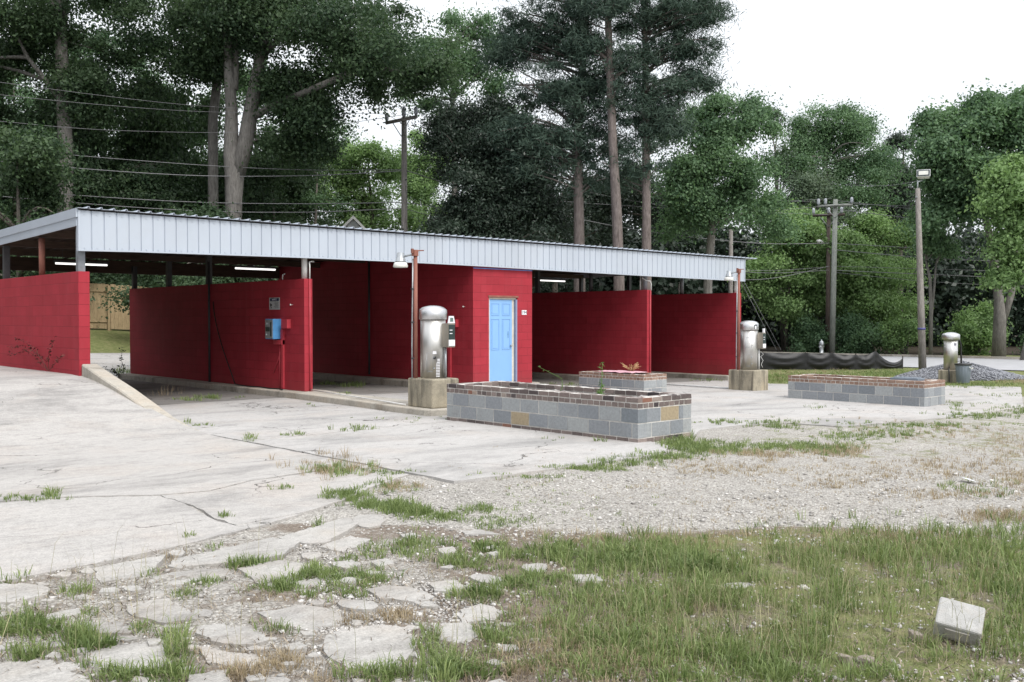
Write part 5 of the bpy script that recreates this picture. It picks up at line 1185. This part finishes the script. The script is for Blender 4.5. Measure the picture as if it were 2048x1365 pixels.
pix_tree(2045, 50, 'young_tree', 'yellow green hanging foliage at the right edge of the view', [(2075, 600), (2070, 450), (2060, 350)], [.16, .14, .1, .04],
         [(2025, 370, 40, 40, 26), (2070, 400, 50, 80, 44), (2030, 440, 45, 50, 30), (2010, 490, 22, 40, 14), (2050, 540, 45, 50, 24), (2015, 330, 30, 22, 12), (2090, 300, 60, 60, 30), (1985, 420, 20, 30, 8)], M['leaf_bright'], 59, 'bark', 150, .7, (.14, .26))
pix_tree(1862, 57, 'young_tree', 'slim pale double stem tree beside the floodlight pole', [(1862, 620), (1860, 560), (1852, 520)], [.12, .11, .09, .05],
         [(1870, 500, 32, 30, 14), (1885, 480, 30, 25, 10), (1850, 470, 25, 25, 8)], M['leaf_mid'], 60, 'bark', 130, .6, (.14, .24), [([(1862, 640), (1868, 580), (1872, 530)], [.09, .07, .05])])
pix_tree(905, 54, 'broadleaf_tree', 'loose leafed tree with sky gaps between the oak limb and the pines', [(905, 560), (910, 350), (905, 200), (915, 90)], [.26, .22, .18, .12, .04],
         [(900, 130, 70, 60, 34), (940, 60, 60, 45, 26), (880, 200, 50, 40, 18), (970, 160, 50, 60, 24), (1000, 90, 40, 50, 14), (860, 80, 40, 30, 10), (1000, 230, 50, 50, 20)], M['leaf_mid'], 61, 'bark', 120, .8)
pix_tree(740, 60, 'broadleaf_tree', 'light green tree under the sky gap left of the crossarm pole', [(740, 560), (745, 420), (735, 340)], [.2, .17, .12, .04],
         [(700, 365, 60, 40, 34), (760, 340, 45, 40, 26), (660, 320, 40, 45, 22), (740, 400, 90, 45, 44), (640, 390, 60, 45, 26), (720, 440, 100, 30, 30)], M['leaf_bright'], 63, 'darkbark', 140, .85)
pix_tree(850, 64, 'broadleaf_tree', 'yellow green tree right of the crossarm pole', [(850, 560), (850, 400), (845, 320)], [.2, .17, .12, .04],
         [(840, 300, 45, 35, 22), (870, 350, 50, 60, 34), (820, 370, 45, 50, 26), (850, 430, 70, 40, 30)], M['leaf_bright'], 64, 'darkbark', 140, .85)
pix_tree(1110, 56, 'broadleaf_tree', 'dark tree filling in behind the bases of the pines', [(1110, 560), (1110, 430)], [.2, .16, .06],
         [(1110, 430, 90, 60, 40), (1210, 420, 90, 70, 44), (1310, 430, 80, 60, 40), (1260, 350, 80, 50, 30), (1350, 400, 60, 60, 30)], M['leaf_dark'], 62, 'darkbark', 150, .95)
# shrubs on the far verge
def shrub(u, d, vtop, rad, label, leafm, seed, n=60, barkm='bark'):
    e, z = tree_at(u, d, 'shrub', label, 'shrub', 'shrubs on the far verge'); rng = np.random.default_rng(seed); hgt = at(u, vtop, d).z - z
    mb = MB(); random.seed(seed); C_ = clumps(rng, [(0, 0, hgt * .5, rad, rad, hgt * .45, n)]); C_[:, 2] = np.maximum(C_[:, 2], .15)
    for c in C_[:12]: limb(mb, (rng.normal() * .1, rng.normal() * .1, -.05), c, .035, .01, rng, .05, 5)
    mb.build('stems', M[barkm], e); P, tint, ow = spray(rng, C_, 130, .55, .8)
    P[:, 2] = np.maximum(P[:, 2], 0.02)
    o = bpy.data.objects.new('foliage', leaf_mesh('foliage', P, (.12, .22), (.4, .6), leafm, seed, tint, .6, ow)); col.objects.link(o); o.parent = e
shrub(1632, 61.5, 625, 1.3, 'green shrub left of the grey green pole behind the silt fence', M['leaf_mid'], 71)
shrub(1706, 61, 630, 1.25, 'rounder green shrub right of the grey green pole', M['leaf_mid'], 72)
shrub(1812, 60, 640, 1.35, 'loose shrub with dead branches left of the floodlight pole', M['leaf_bright'], 73, 34)
shrub(1952, 59, 622, 1.7, 'large bright shrub beside the slim vacuum and forked trunk', M['leaf_bright'], 74, 90)
shrub(2110, 58, 640, 1.5, 'green shrub beyond the right edge of the road', M['leaf_mid'], 75)
# far-off wood closing the view behind everything
rng = np.random.default_rng(99); CC = []; TR = MB()
us = rng.uniform(-900, 3000, 5200); ds = rng.uniform(62, 84, 5200) + np.where(us > 1400, 13, 0)
for u, d in zip(us, ds):
    top = 13 if u < 600 else 7.5 if u < 900 else 11.0 if u < 1480 else 9.5 if u < 1750 else 12.0
    top *= .85 + .3 * math.sin(u * .013) * math.sin(u * .031)
    p = at(u, 640, d); zg = float(H(p.x, p.y)); CC.append((p.x, p.y, zg + rng.random() ** .8 * top))
for i in range(1500):  # unseen belt of wood on the left, added to keep light out of the bays
    t = rng.random(); x_ = -32 + 23 * t + rng.normal() * 3; y_ = -6 + 84 * t + rng.normal() * 3; CC.append((x_, y_, float(H(x_, y_)) + rng.random() ** .8 * 14))
P, tint, ow = spray(rng, np.array(CC), 48, 1.9, .8)
me = leaf_mesh('far_wood', P, (.32, .6), (.5, .7), M['leaf_dark'], 5, tint * .8, .6, ow)  # dark leaf colour stands in for the shade inside the wood
o = bpy.data.objects.new('far_wood', me); col.objects.link(o); tag(o, 'dark mass of far off woodland behind the trees', 'woodland', None, 'stuff')

# ------------------------------------------------------------------ weeds, grass, pebbles
def blades_mesh(name, B_, Hh, Wd, lean, mat, seed, tint):
    r = np.random.default_rng(seed); n = len(B_); an = r.random(n) * 6.283; t = np.stack([np.cos(an), np.sin(an), np.zeros(n)], 1)
    la = lean; ld = np.stack([np.cos(la[:, 0]), np.sin(la[:, 0]), np.zeros(n)], 1) * la[:, 1:2]
    Hv = Hh[:, None]; W = Wd[:, None]; up_ = np.array([[0, 0, 1.]])
    mid = B_ + up_ * Hv * .6 + ld * Hv * .3; tip = B_ + up_ * Hv * (1 - .35 * la[:, 1:2].clip(0, 1.6)) + ld * Hv
    V = np.stack([B_ - t * W * .5, B_ + t * W * .5, mid + t * W * .4, mid - t * W * .4, tip], 1).reshape(-1, 3); i5 = np.arange(n)[:, None] * 5
    me = bpy.data.meshes.new(name); fast_mesh(me, V, i5 + np.array([[0, 1, 2, 3]]), i5 + np.array([[3, 2, 4]])); me.materials.append(mat)
    a = me.attributes.new('tint', 'FLOAT', 'FACE'); a.data.foreach_set('value', np.concatenate([tint, tint]).astype(np.float32))
    o = bpy.data.objects.new(name, me); col.objects.link(o); return o
def on_slab(x, y):
    s = in_poly(x, y, PAD_A) | in_poly(x, y, PAD_B) | in_poly(x, y, APRON)
    return s
def on_frag(x, y):
    s = np.zeros(np.shape(x), bool)
    for p in frw: s |= in_poly(x, y, p)
    return s
def zgrass(x, y): return H(x, y) - .03
# blobs in the picture: (u, v, su, sv, tufts, height, blade kind 0 green 1 dry, blades per tuft)
GB = [
 # crack and joint tufts
 (55, 998, 60, 3, 26, .06, 0, 12), (112, 992, 14, 5, 8, .10, 0, 14), (340, 1108, 10, 4, 5, .10, 1, 14), (425, 1098, 14, 6, 8, .12, 0, 14), (300, 1140, 14, 5, 7, .10, 0, 16), (380, 1072, 14, 5, 6, .05, 0, 12), (152, 1180, 24, 8, 18, .13, 0, 18), (30, 1155, 20, 5, 8, .08, 0, 14),
 (450, 1035, 8, 3, 5, .06, 0, 14), (638, 1052, 10, 6, 8, .08, 0, 14), (565, 975, 20, 3, 8, .06, 0, 10), (500, 878, 8, 4, 6, .10, 0, 14), (600, 870, 30, 2, 12, .06, 0, 10), (715, 858, 24, 4, 16, .10, 0, 12), (650, 910, 10, 3, 5, .10, 1, 14), (690, 916, 6, 3, 4, .12, 1, 14), (400, 850, 24, 3, 10, .06, 0, 10), (370, 845, 8, 3, 5, .08, 0, 10),
 (660, 938, 60, 10, 60, .09, 1, 14), (670, 942, 50, 8, 40, .09, 0, 14), (760, 945, 40, 4, 24, .05, 0, 12), (800, 970, 40, 7, 40, .07, 1, 12), (780, 972, 40, 6, 24, .07, 0, 12),
 (700, 990, 30, 6, 60, .07, 0, 14), (760, 1006, 40, 6, 80, .07, 0, 14), (815, 1018, 30, 8, 80, .10, 0, 14), (870, 1030, 40, 6, 80, .06, 0, 14), (960, 1018, 30, 5, 36, .07, 0, 14), (1000, 1040, 50, 8, 60, .05, 0, 12),
 (1180, 935, 60, 3, 60, .06, 0, 12), (1250, 925, 50, 4, 60, .07, 0, 12), (1330, 912, 50, 5, 70, .07, 0, 12), (1060, 952, 60, 3, 40, .05, 0, 10), (1360, 884, 24, 10, 70, .13, 0, 14), (1400, 892, 40, 8, 80, .09, 0, 14), (1450, 896, 60, 7, 100, .08, 0, 12), (1560, 890, 60, 6, 100, .08, 0, 12), (1650, 895, 50, 8, 100, .08, 0, 12), (1700, 900, 30, 8, 50, .08, 1, 12), (1620, 905, 80, 8, 90, .08, 1, 12), (1500, 905, 60, 5, 60, .07, 1, 12), (1700, 872, 60, 6, 70, .07, 0, 12), (1780, 865, 60, 5, 70, .07, 0, 12), (1560, 850, 40, 4, 36, .09, 0, 12), (1480, 845, 60, 3, 40, .06, 0, 12), (1850, 850, 80, 4, 80, .07, 0, 12), (1960, 830, 60, 4, 80, .08, 0, 12), (2040, 820, 40, 5, 60, .08, 0, 12), (1200, 882, 8, 3, 5, .08, 0, 12), (1330, 860, 30, 6, 6, .05, 0, 10),
 (1600, 845, 60, 8, 24, .05, 0, 8), (1720, 848, 60, 4, 30, .05, 0, 8), (1630, 815, 20, 3, 6, .07, 0, 10), (1905, 812, 10, 5, 8, .12, 0, 12), (1930, 808, 60, 2, 20, .05, 0, 8), (2000, 790, 40, 3, 14, .06, 0, 10), (1800, 802, 40, 2, 10, .05, 0, 8),
 (1900, 930, 120, 20, 220, .06, 1, 10), (2020, 890, 60, 20, 130, .07, 1, 10), (1750, 940, 100, 12, 120, .05, 1, 10), (1500, 935, 90, 14, 100, .05, 1, 9), (2030, 960, 40, 20, 90, .07, 1, 12), (1880, 985, 100, 8, 90, .05, 1, 10), (1650, 965, 70, 8, 50, .05, 1, 10), (1400, 930, 70, 12, 70, .05, 1, 9), (1950, 970, 50, 10, 40, .06, 0, 10), (2000, 1030, 60, 10, 80, .08, 1, 12), (1850, 860, 120, 12, 140, .06, 1, 10),
 (1250, 960, 200, 40, 130, .035, 1, 7), (1500, 1000, 250, 30, 130, .035, 1, 7), (1100, 1000, 150, 30, 80, .035, 0, 7),
 # at the bays
 (505, 772, 10, 3, 8, .16, 0, 14), (590, 774, 16, 3, 20, .14, 0, 14), (555, 772, 8, 3, 6, .12, 0, 12), (705, 772, 20, 3, 20, .14, 0, 14), (660, 770, 20, 2, 12, .12, 0, 12), (420, 796, 30, 2, 24, .10, 0, 12), (370, 800, 24, 2, 12, .09, 0, 12), (325, 790, 14, 3, 8, .22, 1, 8), (350, 785, 10, 3, 5, .2, 1, 8), (895, 822, 14, 4, 22, .16, 0, 14), (955, 768, 8, 2, 12, .14, 0, 14), (245, 745, 14, 3, 14, .2, 0, 10), (50, 745, 40, 2, 30, .12, 0, 12), (120, 746, 24, 2, 20, .12, 0, 12), (10, 742, 12, 3, 10, .14, 1, 12), (1100, 768, 14, 2, 6, .1, 0, 10), (1440, 755, 18, 2, 20, .15, 0, 12), (1405, 760, 24, 2, 12, .1, 0, 10), (1152, 770, 20, 2, 8, .1, 0, 10), (690, 800, 16, 2, 10, .05, 0, 10), (830, 838, 60, 4, 14, .04, 0, 8), (620, 810, 4, 2, 3, .06, 0, 8), (1110, 880, 30, 4, 3, .05, 0, 8),
 # right verge
 (1600, 755, 80, 7, 500, .11, 0, 9), (1760, 748, 80, 6, 420, .11, 0, 9), (1640, 750, 120, 8, 200, .12, 1, 9), (1960, 768, 60, 5, 200, .10, 0, 9), (2030, 762, 40, 4, 120, .10, 1, 9), (1850, 745, 40, 6, 160, .10, 0, 9), (1900, 755, 40, 6, 60, .09, 0, 9),
 # broad bladed clumps
 (1000, 1092, 40, 7, 26, .15, 2, 22), (1085, 1100, 40, 8, 22, .13, 2, 22), (1230, 1122, 40, 8, 18, .13, 2, 20), (1400, 1132, 34, 10, 26, .19, 2, 20), (1040, 1170, 40, 7, 18, .12, 2, 20), (960, 1186, 24, 4, 10, .10, 2, 20), (980, 1340, 40, 8, 14, .12, 2, 20), (180, 1285, 30, 8, 14, .12, 2, 20), (60, 1250, 30, 8, 14, .12, 2, 20), (300, 1350, 50, 8, 16, .13, 2, 20), (1220, 1285, 60, 14, 18, .11, 2, 18), (1560, 1340, 60, 10, 12, .13, 2, 18), (500, 1130, 20, 4, 8, .08, 2, 18), (1640, 1260, 30, 14, 10, .18, 2, 16),
 # foreground
 (160, 1280, 40, 18, 46, .11, 0, 26), (40, 1250, 50, 18, 60, .12, 0, 26), (60, 1300, 40, 14, 40, .13, 0, 26), (215, 1325, 30, 14, 34, .12, 0, 26), (350, 1290, 24, 20, 34, .10, 0, 24), (250, 1345, 40, 14, 36, .13, 0, 24), (550, 1250, 30, 8, 24, .08, 0, 24), (370, 1185, 16, 6, 12, .07, 0, 22), (190, 1220, 20, 5, 12, .07, 0, 22), (285, 1245, 14, 5, 12, .06, 0, 20), (410, 1160, 30, 8, 26, .07, 0, 22), (500, 1125, 30, 8, 26, .09, 0, 22), (600, 1145, 50, 14, 70, .09, 0, 22), (560, 1170, 40, 10, 50, .09, 0, 22), (690, 1150, 60, 14, 80, .07, 0, 20), (660, 1180, 40, 8, 30, .07, 0, 20), (760, 1100, 60, 12, 70, .06, 0, 20), (830, 1080, 60, 14, 80, .08, 0, 20), (330, 1345, 60, 10, 30, .11, 0, 22), (460, 1310, 40, 12, 30, .07, 1, 22), (560, 1320, 50, 16, 50, .07, 1, 22), (500, 1345, 80, 12, 60, .08, 1, 22), (740, 1345, 50, 10, 50, .09, 0, 24), (620, 1345, 50, 14, 40, .08, 1, 22), (560, 1195, 30, 6, 16, .06, 1, 18), (800, 1230, 40, 10, 40, .07, 1, 20), (680, 1235, 30, 8, 24, .07, 1, 20), (860, 1290, 30, 20, 50, .09, 0, 22), (900, 1330, 50, 20, 70, .11, 0, 24), (1000, 1270, 40, 24, 90, .09, 0, 22), (1080, 1240, 60, 20, 90, .06, 1, 22), (1050, 1310, 60, 30, 110, .08, 1, 22),
 (1000, 1090, 60, 14, 120, .12, 0, 24), (1040, 1170, 60, 14, 90, .08, 0, 22), (970, 1185, 40, 8, 50, .09, 0, 22), (1080, 1100, 60, 16, 100, .09, 0, 22), (930, 1120, 40, 10, 50, .08, 0, 22), (1100, 1150, 60, 10, 60, .07, 0, 22), (1200, 1110, 80, 22, 200, .10, 0, 22), (1250, 1130, 60, 20, 120, .12, 0, 22), (1400, 1130, 40, 16, 130, .18, 0, 20), (1330, 1100, 90, 20, 220, .11, 0, 20), (1160, 1180, 80, 20, 120, .08, 0, 20), (1250, 1210, 120, 40, 300, .09, 0, 22), (1200, 1290, 150, 50, 300, .09, 0, 24), (1350, 1290, 150, 60, 260, .10, 0, 24), (1180, 1330, 120, 30, 140, .09, 1, 24), (1300, 1240, 120, 40, 160, .07, 1, 20), (1450, 1180, 120, 40, 340, .16, 0, 18), (1550, 1130, 140, 40, 480, .18, 0, 16), (1700, 1110, 150, 40, 420, .17, 0, 16), (1850, 1100, 150, 40, 420, .17, 0, 16), (2000, 1110, 100, 50, 360, .18, 0, 16), (1600, 1200, 150, 30, 260, .18, 0, 16), (1750, 1190, 120, 40, 260, .18, 0, 16), (2010, 1190, 60, 60, 260, .17, 0, 18), (1960, 1290, 90, 50, 220, .15, 0, 20), (1500, 1320, 150, 40, 240, .10, 0, 22), (1620, 1270, 60, 40, 90, .16, 0, 20), (1750, 1340, 150, 20, 160, .10, 0, 22), (1450, 1080, 150, 16, 220, .08, 1, 16), (1800, 1070, 180, 12, 160, .08, 1, 16), (1650, 1090, 200, 20, 160, .10, 1, 16), (1900, 1150, 150, 40, 140, .10, 1, 14), (1400, 1250, 150, 60, 160, .08, 1, 18), (1230, 1075, 100, 10, 140, .07, 1, 14), (1100, 1080, 80, 12, 100, .06, 1, 14),
]
rng = np.random.default_rng(17); acc = {0: [], 1: []}
for (u, v, su, sv, nT, hh, kd, per) in GB:
    if v > 1060 and nT > 100: nT = int(nT * .6); per = max(8, int(per * .8))
    elif v > 1060: nT = int(nT * .8); per = int(per * .8)
    uu = rng.normal(u, su * .75, nT); vv = np.maximum(rng.normal(v, sv * .75, nT), 735)
    d = np.array([ray(a, c) for a, c in zip(uu, vv)]); z = np.full(nT, -.13)
    for _ in range(12):
        t = (z - CAM.z) / d[:, 2]; q_ = np.array(CAM) + d * t[:, None]; z = .5 * z + .5 * H(q_[:, 0], q_[:, 1])
    if v > 1040:
        kp = vnoise(q_[:, 0], q_[:, 1], .42, 77) + .5 * vnoise(q_[:, 0], q_[:, 1], .15, 78) > rng.uniform(.22, .84, nT); q_ = q_[kp]; t = t[kp]; nT = len(q_)
        if nT == 0: continue
    if v > 1060 and hh > .11: hh *= .66
    far = float(np.median(t)); tn = rng.normal(.5, .2, nT)
    rad = .03 + .25 * hh + (.05 if far > 20 else 0); an = rng.random((nT, per)) * 6.283; rr_ = np.sqrt(rng.random((nT, per))) * rad * rng.uniform(.6, 1.3, (nT, 1))
    x = (q_[:, 0][:, None] + np.cos(an) * rr_).ravel(); y = (q_[:, 1][:, None] + np.sin(an) * rr_).ravel()
    wide = kd == 2; kd = 0 if wide else kd
    if wide: tn = tn * .35
    hv = (hh * rng.uniform(.55, 1.35, (nT, 1)) * rng.uniform(.45, 1.15, (nT, per))).ravel()
    wd = np.full(nT * per, .0032 + .00016 * far * 1.2) * (2.6 if wide else 1.25 if kd == 0 else .75) * rng.uniform(.7, 1.4, nT * per)
    ln = np.stack([an.ravel() + rng.normal(0, .6, nT * per), np.abs(rng.normal(.55, .35, nT * per))], 1)
    tt = np.clip(np.repeat(tn, per) + rng.normal(0, .2, nT * per), 0, 1)
    if v > 1000:
        keep = ~on_frag(x, y) | (rng.random(len(x)) < .02)
        x, y, hv, wd, ln, tt = x[keep], y[keep], hv[keep], wd[keep], ln[keep], tt[keep]
    zz = np.where(on_slab(x, y), H(x, y) - .005, zgrass(x, y))
    zz = np.where((np.abs(x - 4.7) < .56) & (y > -5.05) & (y < 9.6), np.maximum(zz, -.005), zz)
    acc[kd].append((np.stack([x, y, zz], 1), hv, wd, ln, tt))
for kd, nm_, mt, lb in ((0, 'grass', 'grass', 'green grass tufts in the cracks and over the foreground'), (1, 'dry_grass', 'drygrass', 'dry tan grass scattered over the gravel')):
    cat_ = [np.concatenate([a[i] for a in acc[kd]]) for i in range(5)]
    o = blades_mesh(nm_, cat_[0], cat_[1], cat_[2], cat_[3], M[mt], 31 + kd, cat_[4]); tag(o, lb, 'grass', None, 'stuff')
rng = np.random.default_rng(61); nW = 2000
uu = np.concatenate([rng.normal(1650, 260, 1400), rng.normal(1150, 200, 350), rng.normal(250, 200, 250)]); vv = np.concatenate([rng.uniform(1075, 1330, 1400), rng.uniform(1080, 1340, 350), rng.uniform(1080, 1340, 250)])
d = np.array([ray(a, c) for a, c in zip(uu, vv)]); t = (-.15 - CAM.z) / d[:, 2]; q_ = np.array(CAM) + d * t[:, None]; ok = ~on_frag(q_[:, 0], q_[:, 1]) & ~on_slab(q_[:, 0], q_[:, 1]); q_ = q_[ok]; nW = len(q_)
o = blades_mesh('seed_stalks', np.stack([q_[:, 0], q_[:, 1], zgrass(q_[:, 0], q_[:, 1])], 1), rng.uniform(.14, .42, nW), rng.uniform(.0018, .0032, nW), np.stack([rng.random(nW) * 6.28, np.abs(rng.normal(.3, .25, nW))], 1), leafmat('pale seed stalks', (.16, .17, .08), (.42, .38, .24), .7, .2), 91, rng.random(nW)); tag(o, 'thin wispy seed stalks standing over the foreground grass', 'grass', None, 'stuff')
# pebbles
rng = np.random.default_rng(23)
def scatter_px(n, u0, u1, v0, v1):
    uu = rng.uniform(u0, u1, n); vv = rng.uniform(v0, v1, n); d = np.array([ray(a, c) for a, c in zip(uu, vv)]); t = (-.15 - CAM.z) / d[:, 2]
    return (np.array(CAM) + d * t[:, None])[:, :2]
Q = np.concatenate([scatter_px(11000, 600, 2200, 935, 1085), scatter_px(6500, -100, 1150, 1070, 1420), scatter_px(3500, 1100, 2200, 1080, 1420), scatter_px(6000, 600, 1000, 1085, 1260)])
gvm, grm, _ = region(Q[:, 0], Q[:, 1]); ok = ~on_slab(Q[:, 0], Q[:, 1]) & ~on_frag(Q[:, 0], Q[:, 1]) & ((vnoise(Q[:, 0], Q[:, 1], .45, 12) > .38) | (rng.random(len(Q)) < .25))
Q = Q[ok]; sz = np.clip(rng.lognormal(-4.85, .5, len(Q)), .003, .03)
PZ = np.stack([Q[:, 0], Q[:, 1], H(Q[:, 0], Q[:, 1]) - .026 + sz * .2 + (vnoise(Q[:, 0], Q[:, 1], .5, 1) - .5) * .03], 1)
o = stones('gravel', PZ, sz, M['pebble'], 6); tag(o, 'loose white gravel pebbles over the lane and foreground', 'gravel', None, 'stuff')
# dead litter straws in the foreground
Q = np.concatenate([scatter_px(9000, -100, 1150, 1090, 1420), scatter_px(6000, 1100, 2200, 1100, 1420)])
ok = ~on_slab(Q[:, 0], Q[:, 1]) & (~on_frag(Q[:, 0], Q[:, 1]) | (rng.random(len(Q)) < .04)); Q = Q[ok]; nQ = len(Q)
o = blades_mesh('straw_litter', np.stack([Q[:, 0], Q[:, 1], H(Q[:, 0], Q[:, 1]) - .02], 1), rng.uniform(.01, .05, nQ), rng.uniform(.003, .008, nQ), np.stack([rng.random(nQ) * 6.28, rng.uniform(1.2, 3.2, nQ)], 1), leafmat('brown litter', (.10, .08, .065), (.36, .30, .23), .9, .1), 77, rng.random(nQ)); tag(o, 'brown dead plant litter between the broken concrete pieces', 'litter', None, 'stuff')

# individual weeds
def weed(base, stems, leafm, label, name='weed', leaf=(.03, .07), per=40, r=.006, spread=.03, W=(.3, .5)):
    e = empty(name, tuple(base), label, 'weed'); mb = MB(); rng = np.random.default_rng(len(label)); PP = []
    for pts_ in stems:
        mb.tube(pts_, [r * (1 - .7 * i / (len(pts_) - 1)) for i in range(len(pts_))], 5)
        P_ = [Vector(p) for p in pts_]
        for i in range(per):
            t = rng.uniform(.25, 1) * (len(P_) - 1); k = min(int(t), len(P_) - 2); p = P_[k].lerp(P_[k + 1], t - k); PP.append(np.array(p) + rng.normal(size=3) * spread)
    mb.build('stem', leafm, e)
    o = bpy.data.objects.new('leaves', leaf_mesh('leaves', np.array(PP), leaf, W, leafm, 3)); col.objects.link(o); o.parent = e
wb = Vector((-.12, .55, float(H(-.12, .55))))
def wp(*uv): 
    out_ = []
    for u, v in uv:
        d = ray(u, v); t = (-.10 - CAM.x) / d.x; out_.append(tuple(CAM + d * t - wb))
    return out_
weed(wb, [wp((97, 742), (85, 725), (72, 700), (50, 685), (30, 678)), wp((97, 742), (82, 715), (60, 698), (35, 693), (18, 700)), wp((98, 742), (96, 720), (100, 700), (112, 670)), wp((98, 742), (108, 730), (118, 718), (130, 708)), wp((97, 742), (80, 728), (70, 712), (50, 700), (20, 713))], M['redweed'], 'dead red brown weed arching against the leftmost wall', 'weed', (.04, .09), 40, .007, .022)
p = Vector((4.45, -7.9, .37))
weed(p, [[(0, 0, 0), (.05, -.05, .15), (.0, -.08, .28), (-.28, .14, .46)]], M['weed'], 'bending green weed at the left in the nearest planter', 'weed', (.03, .07), 16, .007, .014, (.16, .28))
weed(Vector((4.55, -8.7, .36)), [[(0, 0, 0), (.01, 0, .18), (.03, .01, .34), (.05, .02, .56)], [(.05, .05, 0), (.1, .1, .12), (.15, .12, .2)], [(-.05, -.05, 0), (-.1, -.1, .1), (-.18, -.1, .14)]], M['weed'], 'upright green weed in the middle of the nearest planter', 'weed', (.04, .10), 36, .009, .018, (.15, .26))
rng = np.random.default_rng(5); ss = []
for i in range(22):
    a_ = rng.random() * 6.28; l_ = rng.uniform(.12, .3); ss.append([(0, 0, 0), (math.cos(a_) * l_ * .3, math.sin(a_) * l_ * .3, rng.uniform(.12, .2)), (math.cos(a_) * l_, math.sin(a_) * l_, rng.uniform(.2, .33))])
weed(Vector((13.35, -1.9, .10)), ss, M['tanweed'], 'dried tan spiky plant in the short planter', 'dry_plant', (.05, .1), 6, .012, .012)
wz = float(H(4.5, 9.9)); weed(Vector((4.45, 9.5, wz)), [[(0, 0, 0), (.02, 0, .3), (-.05, 0, .55), (-.02, 0, .85)], [(0, .05, 0), (-.3, .1, .25), (-.7, .15, .32)], [(0, -.05, 0), (-.2, 0, .2), (-.45, 0, .2)]], M['leaf_dark'], 'dark weed at the rear end of the second wall', 'weed', (.05, .12), 40, .01, .05)

# pale block and rubble in the foreground grass
bp = G(1918, 1275); e = empty('cinder_block', (bp.x, bp.y, bp.z), 'pale concrete half block tilted in the foreground grass', 'block', None, -YAW)
Mb = Matrix.Translation((0, 0, .085)) @ Matrix.Rotation(R(30), 4, 'X') @ Matrix.Rotation(R(-6), 4, 'Y') @ Matrix.Rotation(R(-28), 4, 'Z')
q = MB(); q.box(-.115, .115, -.10, .10, -.055, .055, 0, 1, Mb); o = q.build('block_body', M['whiteblock'], e, .012)
q = MB(); q.box(-.06, .06, -.1065, -.1005, -.028, .028, 0, 1, Mb); q.build('core_hole', plain('grey core', (.34, .32, .30), .95), e)
rnd = random.Random(5)
for i, (u, v, s, lb) in enumerate([(1832, 1272, .045, 'reddish brick piece left of the pale half block'), (1735, 1322, .04, 'small brick chunk lower left of the pale half block'), (1690, 1318, .035, 'smallest rubble piece in the grass at lower right')]):
    p = G(u, v); o = MB().box(-s, s, -s * .6, s * .6, -.02, s * .55, 0, .85, None, .012).build('brick_chunk', M['brick'], None, .006); o.location = p; o.rotation_euler.z = rnd.random() * 6; tag(o, lb, 'brick piece')
p = G(1940, 962); o = MB().add([(-.09, -.03, .0), (.08, -.04, .01), (.1, .05, .03), (-.06, .06, .025)], [(0, 1, 2, 3)]).build('paper_scrap', M['label']); s_ = o.modifiers.new('s', 'SOLIDIFY'); s_.thickness = .003; o.location = p; o.rotation_euler.z = 1; tag(o, 'white paper scrap lying on the gravel at the right', 'litter')
